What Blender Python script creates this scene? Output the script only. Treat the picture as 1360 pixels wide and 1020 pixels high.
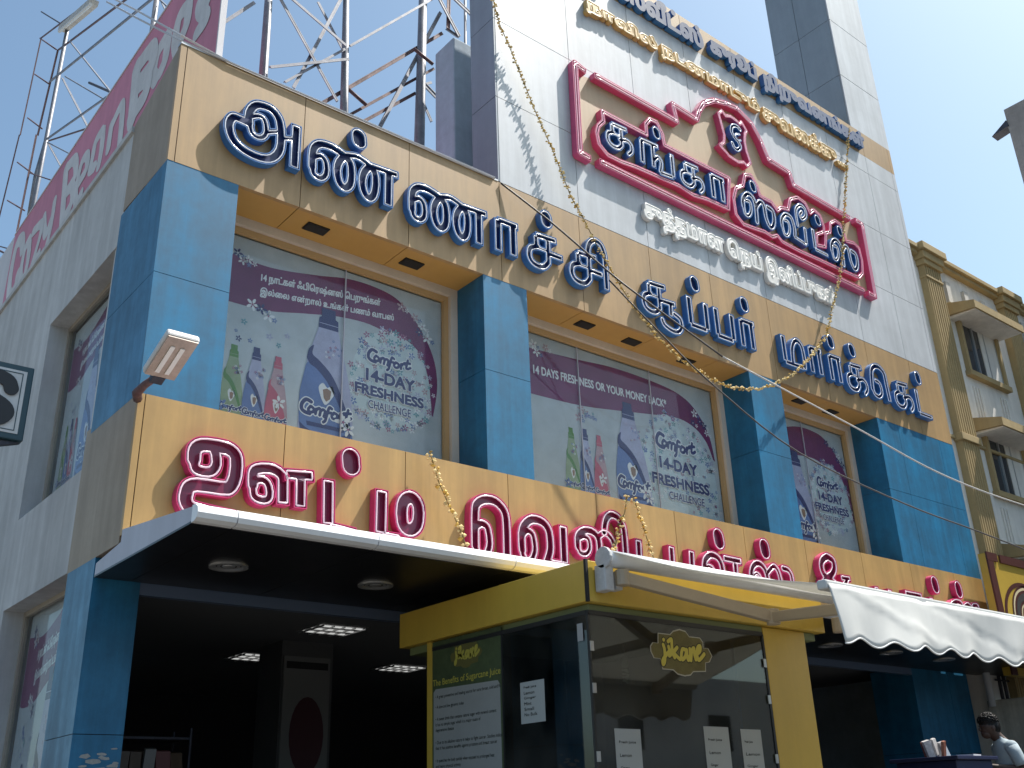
import bpy, math, random
import numpy as np
from mathutils import Vector, Matrix
from mathutils.geometry import tessellate_polygon
for o in list(bpy.data.objects): bpy.data.objects.remove(o)
SC=bpy.context.scene; COL=SC.collection
random.seed(7)
R=math.radians
# ---------------------------------------------------------------- camera
CAMPOS=Vector((0,-8,1.6))
def cam_axes(r=-0.0344667,p=0.4038315,y=0.695329):
    cy,sy,cp,sp,cr,sr=math.cos(y),math.sin(y),math.cos(p),math.sin(p),math.cos(r),math.sin(r)
    f=Vector((sy*cp,cy*cp,sp)); rt=Vector((cy,-sy,0)); up=rt.cross(f)
    return rt*cr+up*sr, up*cr-rt*sr, f
ca,cb,cc=cam_axes()
cd=bpy.data.cameras.new('camera'); cam=bpy.data.objects.new('camera',cd); COL.objects.link(cam)
m=Matrix((ca,cb,-cc)).transposed().to_4x4(); m.translation=CAMPOS; cam.matrix_world=m
cd.sensor_width=36; cd.lens=36*1349.852/1360; cd.clip_start=.05; cd.clip_end=2000
SC.camera=cam
# ---------------------------------------------------------------- light
SUN=Vector((2.15,-1.0,4.0)).normalized()
w=bpy.data.worlds.new('World'); SC.world=w; w.use_nodes=True
nt=w.node_tree; bg=nt.nodes['Background']
sky=nt.nodes.new('ShaderNodeTexSky'); sky.sky_type='NISHITA'; sky.sun_disc=False
sky.sun_elevation=math.asin(SUN.z); sky.sun_rotation=math.atan2(SUN.x,SUN.y)
sky.air_density=1.0; sky.dust_density=2.8; sky.ozone_density=.7
tint=nt.nodes.new('ShaderNodeVectorMath'); tint.operation='MULTIPLY'; tint.inputs[1].default_value=(.86,1.0,.98)   # hazy tropical air
nt.links.new(sky.outputs[0],tint.inputs[0]); nt.links.new(tint.outputs[0],bg.inputs[0]); bg.inputs[1].default_value=.132
sl=bpy.data.lights.new('sun','SUN'); sl.energy=4.8; sl.angle=R(.5); sl.color=(1,.955,.89)
so=bpy.data.objects.new('sun',sl); COL.objects.link(so); so.rotation_euler=(-SUN).to_track_quat('-Z','Y').to_euler(); so.location=(20,-10,40)
SC.view_settings.view_transform='Standard'; SC.view_settings.look='None'; SC.view_settings.exposure=0.65; SC.view_settings.gamma=1
SC.cycles.max_bounces=8; SC.cycles.transparent_max_bounces=12
try: SC.cycles.use_denoising=True
except Exception: pass
# ---------------------------------------------------------------- materials
def mat(name,col,rough=.5,metal=0,noise=.0,scale=3.0,streak=.0,spec=.5,emit=0,bump=0,coat=0,alpha=None):
    M=bpy.data.materials.new(name); M.use_nodes=True; n=M.node_tree; b=n.nodes['Principled BSDF']
    b.inputs['Base Color'].default_value=(*col,1); b.inputs['Roughness'].default_value=rough; b.inputs['Metallic'].default_value=metal
    b.inputs['Specular IOR Level'].default_value=spec; b.inputs['Coat Weight'].default_value=coat
    if emit: b.inputs['Emission Color'].default_value=(*col,1); b.inputs['Emission Strength'].default_value=emit
    if noise or streak or bump:
        tc=n.nodes.new('ShaderNodeTexCoord'); geo=n.nodes.new('ShaderNodeNewGeometry')
        last=None
        def layer(sc3,amt,detail=5,ramp=(.3,.7)):
            nonlocal last
            mp=n.nodes.new('ShaderNodeMapping'); mp.inputs['Scale'].default_value=sc3
            n.links.new(geo.outputs['Position'],mp.inputs[0])
            tx=n.nodes.new('ShaderNodeTexNoise'); tx.inputs['Scale'].default_value=1; tx.inputs['Detail'].default_value=detail; tx.inputs['Roughness'].default_value=.65
            n.links.new(mp.outputs[0],tx.inputs[0])
            rp=n.nodes.new('ShaderNodeMapRange'); rp.inputs[1].default_value=ramp[0]; rp.inputs[2].default_value=ramp[1]
            rp.inputs[3].default_value=1-amt; rp.inputs[4].default_value=1+amt*.6
            n.links.new(tx.outputs[0],rp.inputs[0])
            if last is None: last=rp.outputs[0]
            else:
                mu=n.nodes.new('ShaderNodeMath'); mu.operation='MULTIPLY'
                n.links.new(last,mu.inputs[0]); n.links.new(rp.outputs[0],mu.inputs[1]); last=mu.outputs[0]
            return tx
        if noise: tx=layer((scale,)*3,noise); layer((scale*6,)*3,noise*.5)
        if streak: tx=layer((5,5,.35),streak*.8,7,(.42,.8)); layer((.8,.8,.5),streak*.6)
        if last is not None:
            mx=n.nodes.new('ShaderNodeVectorMath'); mx.operation='SCALE'; mx.inputs[0].default_value=col
            n.links.new(last,mx.inputs['Scale']); n.links.new(mx.outputs[0],b.inputs['Base Color'])
            rr=n.nodes.new('ShaderNodeMath'); rr.operation='MULTIPLY_ADD'; rr.inputs[1].default_value=-.25; rr.inputs[2].default_value=rough+.25
            n.links.new(last,rr.inputs[0]); n.links.new(rr.outputs[0],b.inputs['Roughness'])
        if bump:
            t2=n.nodes.new('ShaderNodeTexNoise'); t2.inputs['Scale'].default_value=scale*8; t2.inputs['Detail'].default_value=6
            n.links.new(geo.outputs['Position'],t2.inputs[0])
            bp=n.nodes.new('ShaderNodeBump'); bp.inputs['Strength'].default_value=bump; bp.inputs['Distance'].default_value=.02
            n.links.new(t2.outputs[0],bp.inputs['Height']); n.links.new(bp.outputs[0],b.inputs['Normal'])
    return M
def glass_mat(name,tint,refl=1.0,dirt=.0):
    M=bpy.data.materials.new(name); M.use_nodes=True; n=M.node_tree; n.nodes.clear()
    out=n.nodes.new('ShaderNodeOutputMaterial'); mx=n.nodes.new('ShaderNodeMixShader'); tr=n.nodes.new('ShaderNodeBsdfTransparent'); gl=n.nodes.new('ShaderNodeBsdfGlossy')
    lw=n.nodes.new('ShaderNodeLayerWeight'); pw=n.nodes.new('ShaderNodeMath'); pw.operation='POWER'; pw.inputs[1].default_value=5; n.links.new(lw.outputs['Facing'],pw.inputs[0])
    mu=n.nodes.new('ShaderNodeMath'); mu.operation='MULTIPLY_ADD'; mu.inputs[1].default_value=.95*refl; mu.inputs[2].default_value=.04*refl; mu.use_clamp=True; lw.inputs[0].default_value=.5
    tr.inputs[0].default_value=(*tint,1); gl.inputs['Roughness'].default_value=.02
    n.links.new(pw.outputs[0],mu.inputs[0]); n.links.new(mu.outputs[0],mx.inputs[0]); n.links.new(tr.outputs[0],mx.inputs[1]); n.links.new(gl.outputs[0],mx.inputs[2])
    src=mx.outputs[0]
    if dirt:
        df=n.nodes.new('ShaderNodeBsdfDiffuse'); df.inputs[0].default_value=(.55,.55,.52,1); m2=n.nodes.new('ShaderNodeMixShader')
        tx=n.nodes.new('ShaderNodeTexNoise'); tx.inputs['Scale'].default_value=2.2; tx.inputs['Detail'].default_value=7
        g=n.nodes.new('ShaderNodeNewGeometry'); n.links.new(g.outputs['Position'],tx.inputs[0])
        rp=n.nodes.new('ShaderNodeMapRange'); rp.inputs[1].default_value=.3; rp.inputs[2].default_value=.8; rp.inputs[3].default_value=0; rp.inputs[4].default_value=dirt
        n.links.new(tx.outputs[0],rp.inputs[0]); n.links.new(rp.outputs[0],m2.inputs[0]); n.links.new(src,m2.inputs[1]); n.links.new(df.outputs[0],m2.inputs[2]); src=m2.outputs[0]
    n.links.new(src,out.inputs[0]); return M
def srgb(r,g,b): return tuple(((c/255)/12.92 if c/255<=.04045 else ((c/255+.055)/1.055)**2.4) for c in (r,g,b))
TAN=mat('tan_cladding',(.45,.285,.13),.42,streak=.24,noise=.10,scale=.7)
TAN2=mat('yellow_tan_cladding',(.485,.295,.10),.42,streak=.26,noise=.10,scale=.8)
OCH=mat('ochre_soffit',(.50,.29,.08),.45,noise=.06,scale=1.5)
BLU=mat('blue_cladding',(.018,.175,.335),.38,streak=.34,noise=.28,scale=1.3)
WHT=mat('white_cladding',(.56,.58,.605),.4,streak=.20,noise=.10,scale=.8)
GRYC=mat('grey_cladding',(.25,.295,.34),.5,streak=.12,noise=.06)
CONC=mat('grey_plaster',(.40,.48,.55),.8,noise=.15,scale=1.4,streak=.12,bump=.2)
SIDE=mat('whitewashed_plaster',(.57,.575,.58),.85,noise=.10,scale=1.0,streak=.22,bump=.25)
DARK=mat('dark_gap',(.015,.014,.013),.8)
BLK=mat('black_soffit',(.012,.012,.014),.35,noise=.1)
TRIM=mat('cream_trim',(.62,.55,.47),.5,noise=.06,streak=.08)
TANF=mat('tan_frame',(.46,.29,.13),.5,noise=.05)
BULL=mat('white_bullnose',(.82,.83,.84),.3,streak=.08)
LGRY=mat('light_grey_metal',(.45,.45,.52),.45,streak=.1)
NAVY=mat('navy_letter_face',(.008,.016,.09),.3,coat=.3,noise=.15,scale=6)
BRET=mat('blue_letter_return',(.035,.15,.40),.35,noise=.1,scale=8)
TUBE=mat('neon_tube_glass',(.80,.80,.86),.18,coat=.6)
PFACE=mat('crimson_letter_face',(.17,.008,.045),.3,coat=.3,noise=.15,scale=6)
PRET=mat('pink_letter_return',(.56,.03,.14),.35,noise=.12,scale=8)
PTUBE=mat('pink_tube_glass',(.90,.66,.72),.18,coat=.6)
GOLD=mat('gold_letter',(.60,.38,.12),.38,noise=.08,scale=9,coat=.2)
WLET=mat('white_letter',(.74,.72,.68),.4,noise=.06,scale=9)
STEEL=mat('galvanised_steel',(.20,.205,.23),.5,metal=.3,noise=.25,scale=4)
RUST=mat('rusty_red_steel',(.13,.07,.07),.6,metal=.2,noise=.35,scale=5)
DSTEEL=mat('dark_steel',(.045,.045,.06),.55,metal=.3,noise=.3,scale=5)
YEL=mat('yellow_kiosk_cladding',(.60,.40,.06),.35,noise=.05,scale=1.5,streak=.08)
GLS=glass_mat('window_glass',(.92,.94,.94),.45,.025)
KGLS=glass_mat('kiosk_glass',(.42,.47,.43),2.0,.06)
FAB=mat('white_awning_fabric',(.60,.60,.575),.85,noise=.05,scale=2,streak=.06)
FABT=mat('translucent_awning_fabric',(.72,.72,.70),.85)
_n=FABT.node_tree; _p=_n.nodes['Principled BSDF']; _t=_n.nodes.new('ShaderNodeBsdfTranslucent'); _t.inputs[0].default_value=(.72,.70,.64,1); _m=_n.nodes.new('ShaderNodeMixShader'); _m.inputs[0].default_value=.42
_n.links.new(_p.outputs[0],_m.inputs[1]); _n.links.new(_t.outputs[0],_m.inputs[2]); _n.links.new(_m.outputs[0],_n.nodes['Material Output'].inputs[0])
CREAM=mat('cream_plaster',(.80,.76,.70),.85,noise=.08,scale=.9,streak=.18,bump=.15)
BRN=mat('ochre_brown_paint',(.42,.31,.15),.75,noise=.12,scale=1.5,streak=.15)
DGLS=mat('dark_window_glass',(.02,.025,.03),.06,spec=.8)
ALUM=mat('aluminium',(.5,.5,.5),.35,metal=.7)
# ---------------------------------------------------------------- mesh helpers
WLOC={}
def larea(l): return sum(a[0]*b[1]-b[0]*a[1] for a,b in zip(l,l[1:]+l[:1]))/2
def pin(p,l):
    c=False; x,y=p
    for a,b in zip(l,l[1:]+l[:1]):
        if (a[1]>y)!=(b[1]>y) and x<a[0]+(y-a[1])*(b[0]-a[0])/(b[1]-a[1]): c=not c
    return c
def nest_groups(loops):
    loops=[list(l) for l in loops]; n=len(loops)
    if n==1: return [loops]
    bb=[(min(p[0] for p in l),max(p[0] for p in l),min(p[1] for p in l),max(p[1] for p in l)) for l in loops]
    ar=[abs(larea(l)) for l in loops]; par=[]
    for i,l in enumerate(loops):
        q=l[0]; par.append([j for j in range(n) if j!=i and ar[j]>ar[i] and bb[j][0]<=q[0]<=bb[j][1] and bb[j][2]<=q[1]<=bb[j][3] and pin(q,loops[j])])
    out=[]
    for i in range(n):
        if len(par[i])%2==0:
            holes=[j for j in range(n) if i in par[j] and len(par[j])==len(par[i])+1]
            out.append([loops[i] if larea(loops[i])>0 else loops[i][::-1]]+[loops[j] if larea(loops[j])<0 else loops[j][::-1] for j in holes])
    return out
def tag(o,label=None,cat=None,group=None,kind=None):
    if label: o['label']=label
    if cat: o['category']=cat
    if group: o['group']=group
    if kind: o['kind']=kind
    return o
def empty(name,loc,label,cat,group=None):
    o=bpy.data.objects.new(name,None); COL.objects.link(o); o.location=loc; o.empty_display_size=.2; WLOC[o.name]=Vector(loc)
    return tag(o,label,cat,group)
class MB:
    def __init__(s): s.v=[]; s.f=[]; s.m=[]
    def quad(s,a,b,c,d,m=0): i=len(s.v); s.v+=[tuple(a),tuple(b),tuple(c),tuple(d)]; s.f.append((i,i+1,i+2,i+3)); s.m.append(m)
    def grid(s,fn,nx,ny,m=0):
        b=len(s.v); s.v+=[tuple(fn(i,j)) for i in range(nx+1) for j in range(ny+1)]
        for i in range(nx):
            for j in range(ny): a=b+i*(ny+1)+j; s.f.append((a,a+ny+1,a+ny+2,a+1)); s.m.append(m)
        return s
    def box(s,x0,x1,y0,y1,z0,z1,m=0):
        i=len(s.v); s.v+=[(x,y,z) for z in(z0,z1) for y in(y0,y1) for x in(x0,x1)]
        for q in((0,2,3,1),(4,5,7,6),(0,1,5,4),(2,6,7,3),(0,4,6,2),(1,3,7,5)): s.f.append(tuple(i+k for k in q)); s.m.append(m)
        return s
    def obox(s,c,ax,ay,az,m=0):
        c,ax,ay,az=map(Vector,(c,ax,ay,az)); i=len(s.v)
        s.v+=[tuple(c+ax*x+ay*y+az*z) for z in(-1,1) for y in(-1,1) for x in(-1,1)]
        for q in((0,2,3,1),(4,5,7,6),(0,1,5,4),(2,6,7,3),(0,4,6,2),(1,3,7,5)): s.f.append(tuple(i+k for k in q)); s.m.append(m)
        return s
    def tube(s,pts,r,m=0,n=8,closed=False,up=None,cap=True):
        pts=[Vector(p) for p in pts]; k=len(pts); rings=[]
        prev=None
        for j,p in enumerate(pts):
            if closed: t=(pts[(j+1)%k]-pts[j-1])
            else: t=(pts[min(j+1,k-1)]-pts[max(j-1,0)])
            if t.length<1e-9: t=Vector((0,0,1))
            t.normalize()
            u=Vector(up) if up else (Vector((0,0,1)) if abs(t.z)<.9 else Vector((1,0,0)))
            if prev is not None and not up: u=prev
            a=t.cross(u)
            if a.length<1e-6: a=t.cross(Vector((1,.3,.1)))
            a.normalize(); b=a.cross(t); prev=b
            rr=r[j] if isinstance(r,(list,tuple)) else r
            i=len(s.v); s.v+=[tuple(p+a*rr*math.cos(2*math.pi*q/n)+b*rr*math.sin(2*math.pi*q/n)) for q in range(n)]; rings.append(i)
        for j in range(k if closed else k-1):
            a0,b0=rings[j],rings[(j+1)%k]
            for q in range(n): s.f.append((a0+q,a0+(q+1)%n,b0+(q+1)%n,b0+q)); s.m.append(m)
        if not closed and cap: s.f.append(tuple(rings[0]+q for q in range(n))[::-1]); s.m.append(m); s.f.append(tuple(rings[-1]+q for q in range(n))); s.m.append(m)
        return s
    def poly(s,loops,fn,m=0):
        # 2D loops filled even-odd by nesting; fn maps (u,v)->xyz
        for K in nest_groups([l for l in loops if len(l)>2]):
            flat=[p for l in K for p in l]; i=len(s.v); s.v+=[fn(p[0],p[1]) for p in flat]
            u0=sum(p[0] for p in flat)/len(flat); v0=sum(p[1] for p in flat)/len(flat); ext=max(max(abs(p[0]-u0),abs(p[1]-v0)) for p in flat)+1e-9; sc=max(60.,40./ext)
            L=[[Vector(((p[0]-u0)*sc,(p[1]-v0)*sc,0)) for p in l] for l in K]; flat=[p for l in L for p in l]
            for t in tessellate_polygon(L):
                a,b,c=(flat[k] for k in t)
                if (b-a).cross(c-a).z<0: t=(t[0],t[2],t[1])
                s.f.append((i+t[0],i+t[1],i+t[2])); s.m.append(m)
        return s
    def wall(s,loop,fa,fb,m=0):
        n=len(loop); i=len(s.v); s.v+=[fa(*p) for p in loop]+[fb(*p) for p in loop]
        for k in range(n): s.f.append((i+k,i+(k+1)%n,i+n+(k+1)%n,i+n+k)); s.m.append(m)
        return s
    def prism(s,loop,axis,a,b,m=0):
        # extrude 2D loop along axis: 'x' uses (y,z), 'y' uses (x,z), 'z' uses (x,y)
        f={'x':lambda t:(lambda u,v:(t,u,v)),'y':lambda t:(lambda u,v:(u,t,v)),'z':lambda t:(lambda u,v:(u,v,t))}[axis]
        s.poly([loop],f(a),m); s.poly([loop],f(b),m); s.wall(loop,f(a),f(b),m); return s
    def blob(s,c,rx,ry,rz,m=0,rot=0):
        P=[(0,0,1),(0,0,-1)]+[(math.cos(t),math.sin(t),.0) for t in (rot,rot+1.257,rot+2.513,rot+3.77,rot+5.027)]
        i=len(s.v); s.v+=[(c[0]+p[0]*rx,c[1]+p[1]*ry,c[2]+p[2]*rz) for p in P]
        for k in range(5): s.f.append((i,i+2+k,i+2+(k+1)%5)); s.m.append(m); s.f.append((i+1,i+2+(k+1)%5,i+2+k)); s.m.append(m)
        return s
    def ico(s,c,rx,ry=None,rz=None,m=0,seg=12,ring=8):
        ry=ry or rx; rz=rz or rx; i=len(s.v); s.v.append((c[0],c[1],c[2]+rz))
        for j in range(1,ring):
            t=math.pi*j/ring
            for k in range(seg): s.v.append((c[0]+rx*math.sin(t)*math.cos(2*math.pi*k/seg),c[1]+ry*math.sin(t)*math.sin(2*math.pi*k/seg),c[2]+rz*math.cos(t)))
        s.v.append((c[0],c[1],c[2]-rz)); e=len(s.v)-1
        for k in range(seg):
            s.f.append((i,i+1+k,i+1+(k+1)%seg)); s.m.append(m); b=i+1+(ring-2)*seg; s.f.append((e,b+(k+1)%seg,b+k)); s.m.append(m)
            for j in range(ring-2):
                a=i+1+j*seg; s.f.append((a+k,a+seg+k,a+seg+(k+1)%seg,a+(k+1)%seg)); s.m.append(m)
        return s
    def obj(s,name,mats,parent=None,origin=None,smooth=False,bevel=0):
        if not isinstance(mats,(list,tuple)): mats=[mats]
        base=WLOC.get(parent.name,Vector()) if parent else Vector()
        org=Vector(origin) if origin is not None else (Vector(base) if parent else Vector((0,0,0)))
        me=bpy.data.meshes.new(name); me.from_pydata([tuple(Vector(v)-org) for v in s.v],[],s.f)
        for M in mats: me.materials.append(M)
        me.polygons.foreach_set('material_index',s.m)
        if smooth: me.polygons.foreach_set('use_smooth',[True]*len(s.f))
        me.validate(); me.update()
        o=bpy.data.objects.new(name,me); COL.objects.link(o)
        if parent: o.parent=parent
        o.location=org-base if parent else org
        WLOC[o.name]=org
        if bevel:
            b=o.modifiers.new('bevel','BEVEL'); b.width=bevel; b.segments=2; b.limit_method='ANGLE'
        return o
def copy_part(src,parent,world):
    c=src.copy(); COL.objects.link(c); c.parent=parent; c.location=Vector(world)-WLOC[parent.name]; WLOC[c.name]=Vector(world); return c
def box(name,M,parent,*b,bevel=0): return MB().box(*b).obj(name,M,parent,bevel=bevel)
# ---------------------------------------------------------------- outlines: stroke and font glyphs -> signed distance -> contours
def catmull(p,k=6):
    out=[]; n=len(p)
    for i in range(n-1):
        p0,p1,p2,p3=p[max(i-1,0)],p[i],p[i+1],p[min(i+2,n-1)]
        for j in range(k):
            t=j/k; out.append(tuple(.5*((2*p1[d])+(-p0[d]+p2[d])*t+(2*p0[d]-5*p1[d]+4*p2[d]-p3[d])*t*t+(-p0[d]+3*p1[d]-3*p2[d]+p3[d])*t**3) for d in(0,1)))
    out.append(tuple(p[-1])); return out
def seg_d(X,Z,a,b):
    ax,az=a; bx,bz=b; dx,dz=bx-ax,bz-az; L=dx*dx+dz*dz+1e-12
    t=np.clip(((X-ax)*dx+(Z-az)*dz)/L,0,1); return np.hypot(X-ax-t*dx,Z-az-t*dz)
def sdf_strokes(strokes,res,pad):
    P=[q for s in strokes for q in s[2]]; rm=max(s[1] for s in strokes)+pad
    x0,x1=min(p[0] for p in P)-rm,max(p[0] for p in P)+rm; z0,z1=min(p[1] for p in P)-rm,max(p[1] for p in P)+rm
    xs=np.arange(x0,x1+res,res); zs=np.arange(z0,z1+res,res); X,Z=np.meshgrid(xs,zs,indexing='ij'); D=np.full(X.shape,1e9)
    for k,r,p in strokes:
        if k=='f':
            for a,b in zip(p[:-1],p[1:]):
                L=math.hypot(b[0]-a[0],b[1]-a[1])+1e-9; ux,uz=(b[0]-a[0])/L,(b[1]-a[1])/L
                cx,cz=(a[0]+b[0])/2,(a[1]+b[1])/2
                q1=np.abs((X-cx)*ux+(Z-cz)*uz)-L/2; q2=np.abs(-(X-cx)*uz+(Z-cz)*ux)-r
                D=np.minimum(D,np.hypot(np.maximum(q1,0),np.maximum(q2,0))+np.minimum(np.maximum(q1,q2),0))
        else:
            c=catmull(p) if len(p)>2 else p
            if len(c)==1: D=np.minimum(D,np.hypot(X-c[0][0],Z-c[0][1])-r)
            for a,b in zip(c[:-1],c[1:]): D=np.minimum(D,seg_d(X,Z,a,b)-r)
    return xs,zs,D
def simplify(L,tol):
    out=[L[0]]
    n=len(L); i=0
    while i<n-1:
        j=i+1
        while j+1<n and j-i<14:
            a,b=np.array(L[i]),np.array(L[j+1]); d=b-a; l=np.hypot(*d)+1e-12
            if any(abs(d[0]*(L[k][1]-a[1])-d[1]*(L[k][0]-a[0]))/l>tol for k in range(i+1,j+1)): break
            j+=1
        out.append(L[j]); i=j
    if len(out)>1 and np.hypot(out[0][0]-out[-1][0],out[0][1]-out[-1][1])<1e-9: out.pop()
    return out
def contour(g,level=0,tol=.0012):
    xs,zs,D=g; V=D-level; V=np.where(np.abs(V)<1e-7,1e-7,V); ins=V<0; nx,nz=V.shape
    a,b,c,d=ins[:-1,:-1],ins[1:,:-1],ins[1:,1:],ins[:-1,1:]
    code=a*1+b*2+c*4+d*8; nxt={}; pos={}
    def E(i,j,e):
        k={0:(i,j,0),1:(i+1,j,1),2:(i,j+1,0),3:(i,j,1)}[e]
        if k not in pos:
            i0,j0,h=k; i1,j1=(i0+1,j0) if h==0 else (i0,j0+1)
            t=V[i0,j0]/(V[i0,j0]-V[i1,j1]); pos[k]=(float(xs[i0]+(xs[i1]-xs[i0])*t),float(zs[j0]+(zs[j1]-zs[j0])*t))
        return k
    T={1:[(0,3)],2:[(1,0)],3:[(1,3)],4:[(2,1)],5:[(0,3),(2,1)],6:[(2,0)],7:[(2,3)],8:[(3,2)],9:[(0,2)],10:[(1,0),(3,2)],11:[(1,2)],12:[(3,1)],13:[(0,1)],14:[(3,0)]}
    for i,j in zip(*np.nonzero((code>0)&(code<15))):
        for e0,e1 in T[int(code[i,j])]: nxt[E(i,j,e0)]=E(i,j,e1)
    loops=[]
    while nxt:
        k0=next(iter(nxt)); L=[]; k=k0
        while k in nxt: L.append(pos[k]); k=nxt.pop(k)
        if len(L)>5:
            L=simplify(L+[L[0]],tol)
            if len(L)>3: loops.append(L)
    return loops
def font_polys(s,size,xs=1.0,shear=0):
    c=bpy.data.curves.new('tmp','FONT'); c.body=s; c.size=size; c.resolution_u=4; c.fill_mode='NONE'
    o=bpy.data.objects.new('tmp',c); COL.objects.link(o)
    dg=bpy.context.evaluated_depsgraph_get(); cu=o.evaluated_get(dg).to_curve(dg); out=[]
    for sp in cu.splines:
        bp=sp.bezier_points; n=len(bp); L=[]
        if n>1:
            for i in range(n):
                p,q=bp[i],bp[(i+1)%n]; A,B,C,D=p.co,p.handle_right,q.handle_left,q.co
                st=1 if ((B-A).cross(D-A).length<1e-7 and (C-A).cross(D-A).length<1e-7) else 5
                for j in range(st):
                    t=j/st; v=A*(1-t)**3+B*3*t*(1-t)**2+C*3*t*t*(1-t)+D*t**3; L.append((v.x*xs+v.y*shear,v.y))
        else: L=[(p.co.x*xs+p.co.y*shear,p.co.y) for p in sp.points]
        if len(L)>2: out.append(L)
    o.evaluated_get(dg).to_curve_clear(); bpy.data.objects.remove(o); bpy.data.curves.remove(c)
    return out
def sdf_polys(polys,res,pad):
    P=[q for l in polys for q in l]
    x0,x1=min(p[0] for p in P)-pad,max(p[0] for p in P)+pad; z0,z1=min(p[1] for p in P)-pad,max(p[1] for p in P)+pad
    xs=np.arange(x0,x1+res,res); zs=np.arange(z0,z1+res,res); X,Z=np.meshgrid(xs,zs,indexing='ij'); D=np.full(X.shape,1e9); Wd=np.zeros(X.shape,int)
    for l in polys:
        for a,b in zip(l,l[1:]+l[:1]):
            i0=max(0,int((min(a[0],b[0])-pad-x0)/res)-1); i1=int((max(a[0],b[0])+pad-x0)/res)+2
            sl=slice(i0,i1); D[sl]=np.minimum(D[sl],seg_d(X[sl],Z[sl],a,b))
            if a[1]!=b[1]:
                up=(zs>=min(a[1],b[1]))&(zs<max(a[1],b[1])); js=np.nonzero(up)[0]
                if len(js):
                    xc=a[0]+(zs[js]-a[1])*(b[0]-a[0])/(b[1]-a[1]); Wd[:,js]+=(xs[:,None]<xc[None,:])*(1 if b[1]>a[1] else -1)
    return xs,zs,np.where(Wd!=0,-D,D)
_tc={}
def text_loops(s,size,res=.004,off=0,xs=1.0,shear=0,tol=.0008):
    k=(s,size,res,off,xs,shear)
    if k not in _tc:
        g=sdf_polys(font_polys(s,size,xs,shear),res,max(off,0)+.012); _tc[k]=contour(g,off,tol)
    return _tc[k]
def extent(loops):
    P=[p for l in loops for p in l]; return min(p[0] for p in P),max(p[0] for p in P),min(p[1] for p in P),max(p[1] for p in P)
def fit(loops,x0,x1,z0,z1):
    a,b,c,d=extent(loops); return [[(x0+(p[0]-a)/(b-a)*(x1-x0),z0+(p[1]-c)/(d-c)*(z1-z0)) for p in l] for l in loops]
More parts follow.
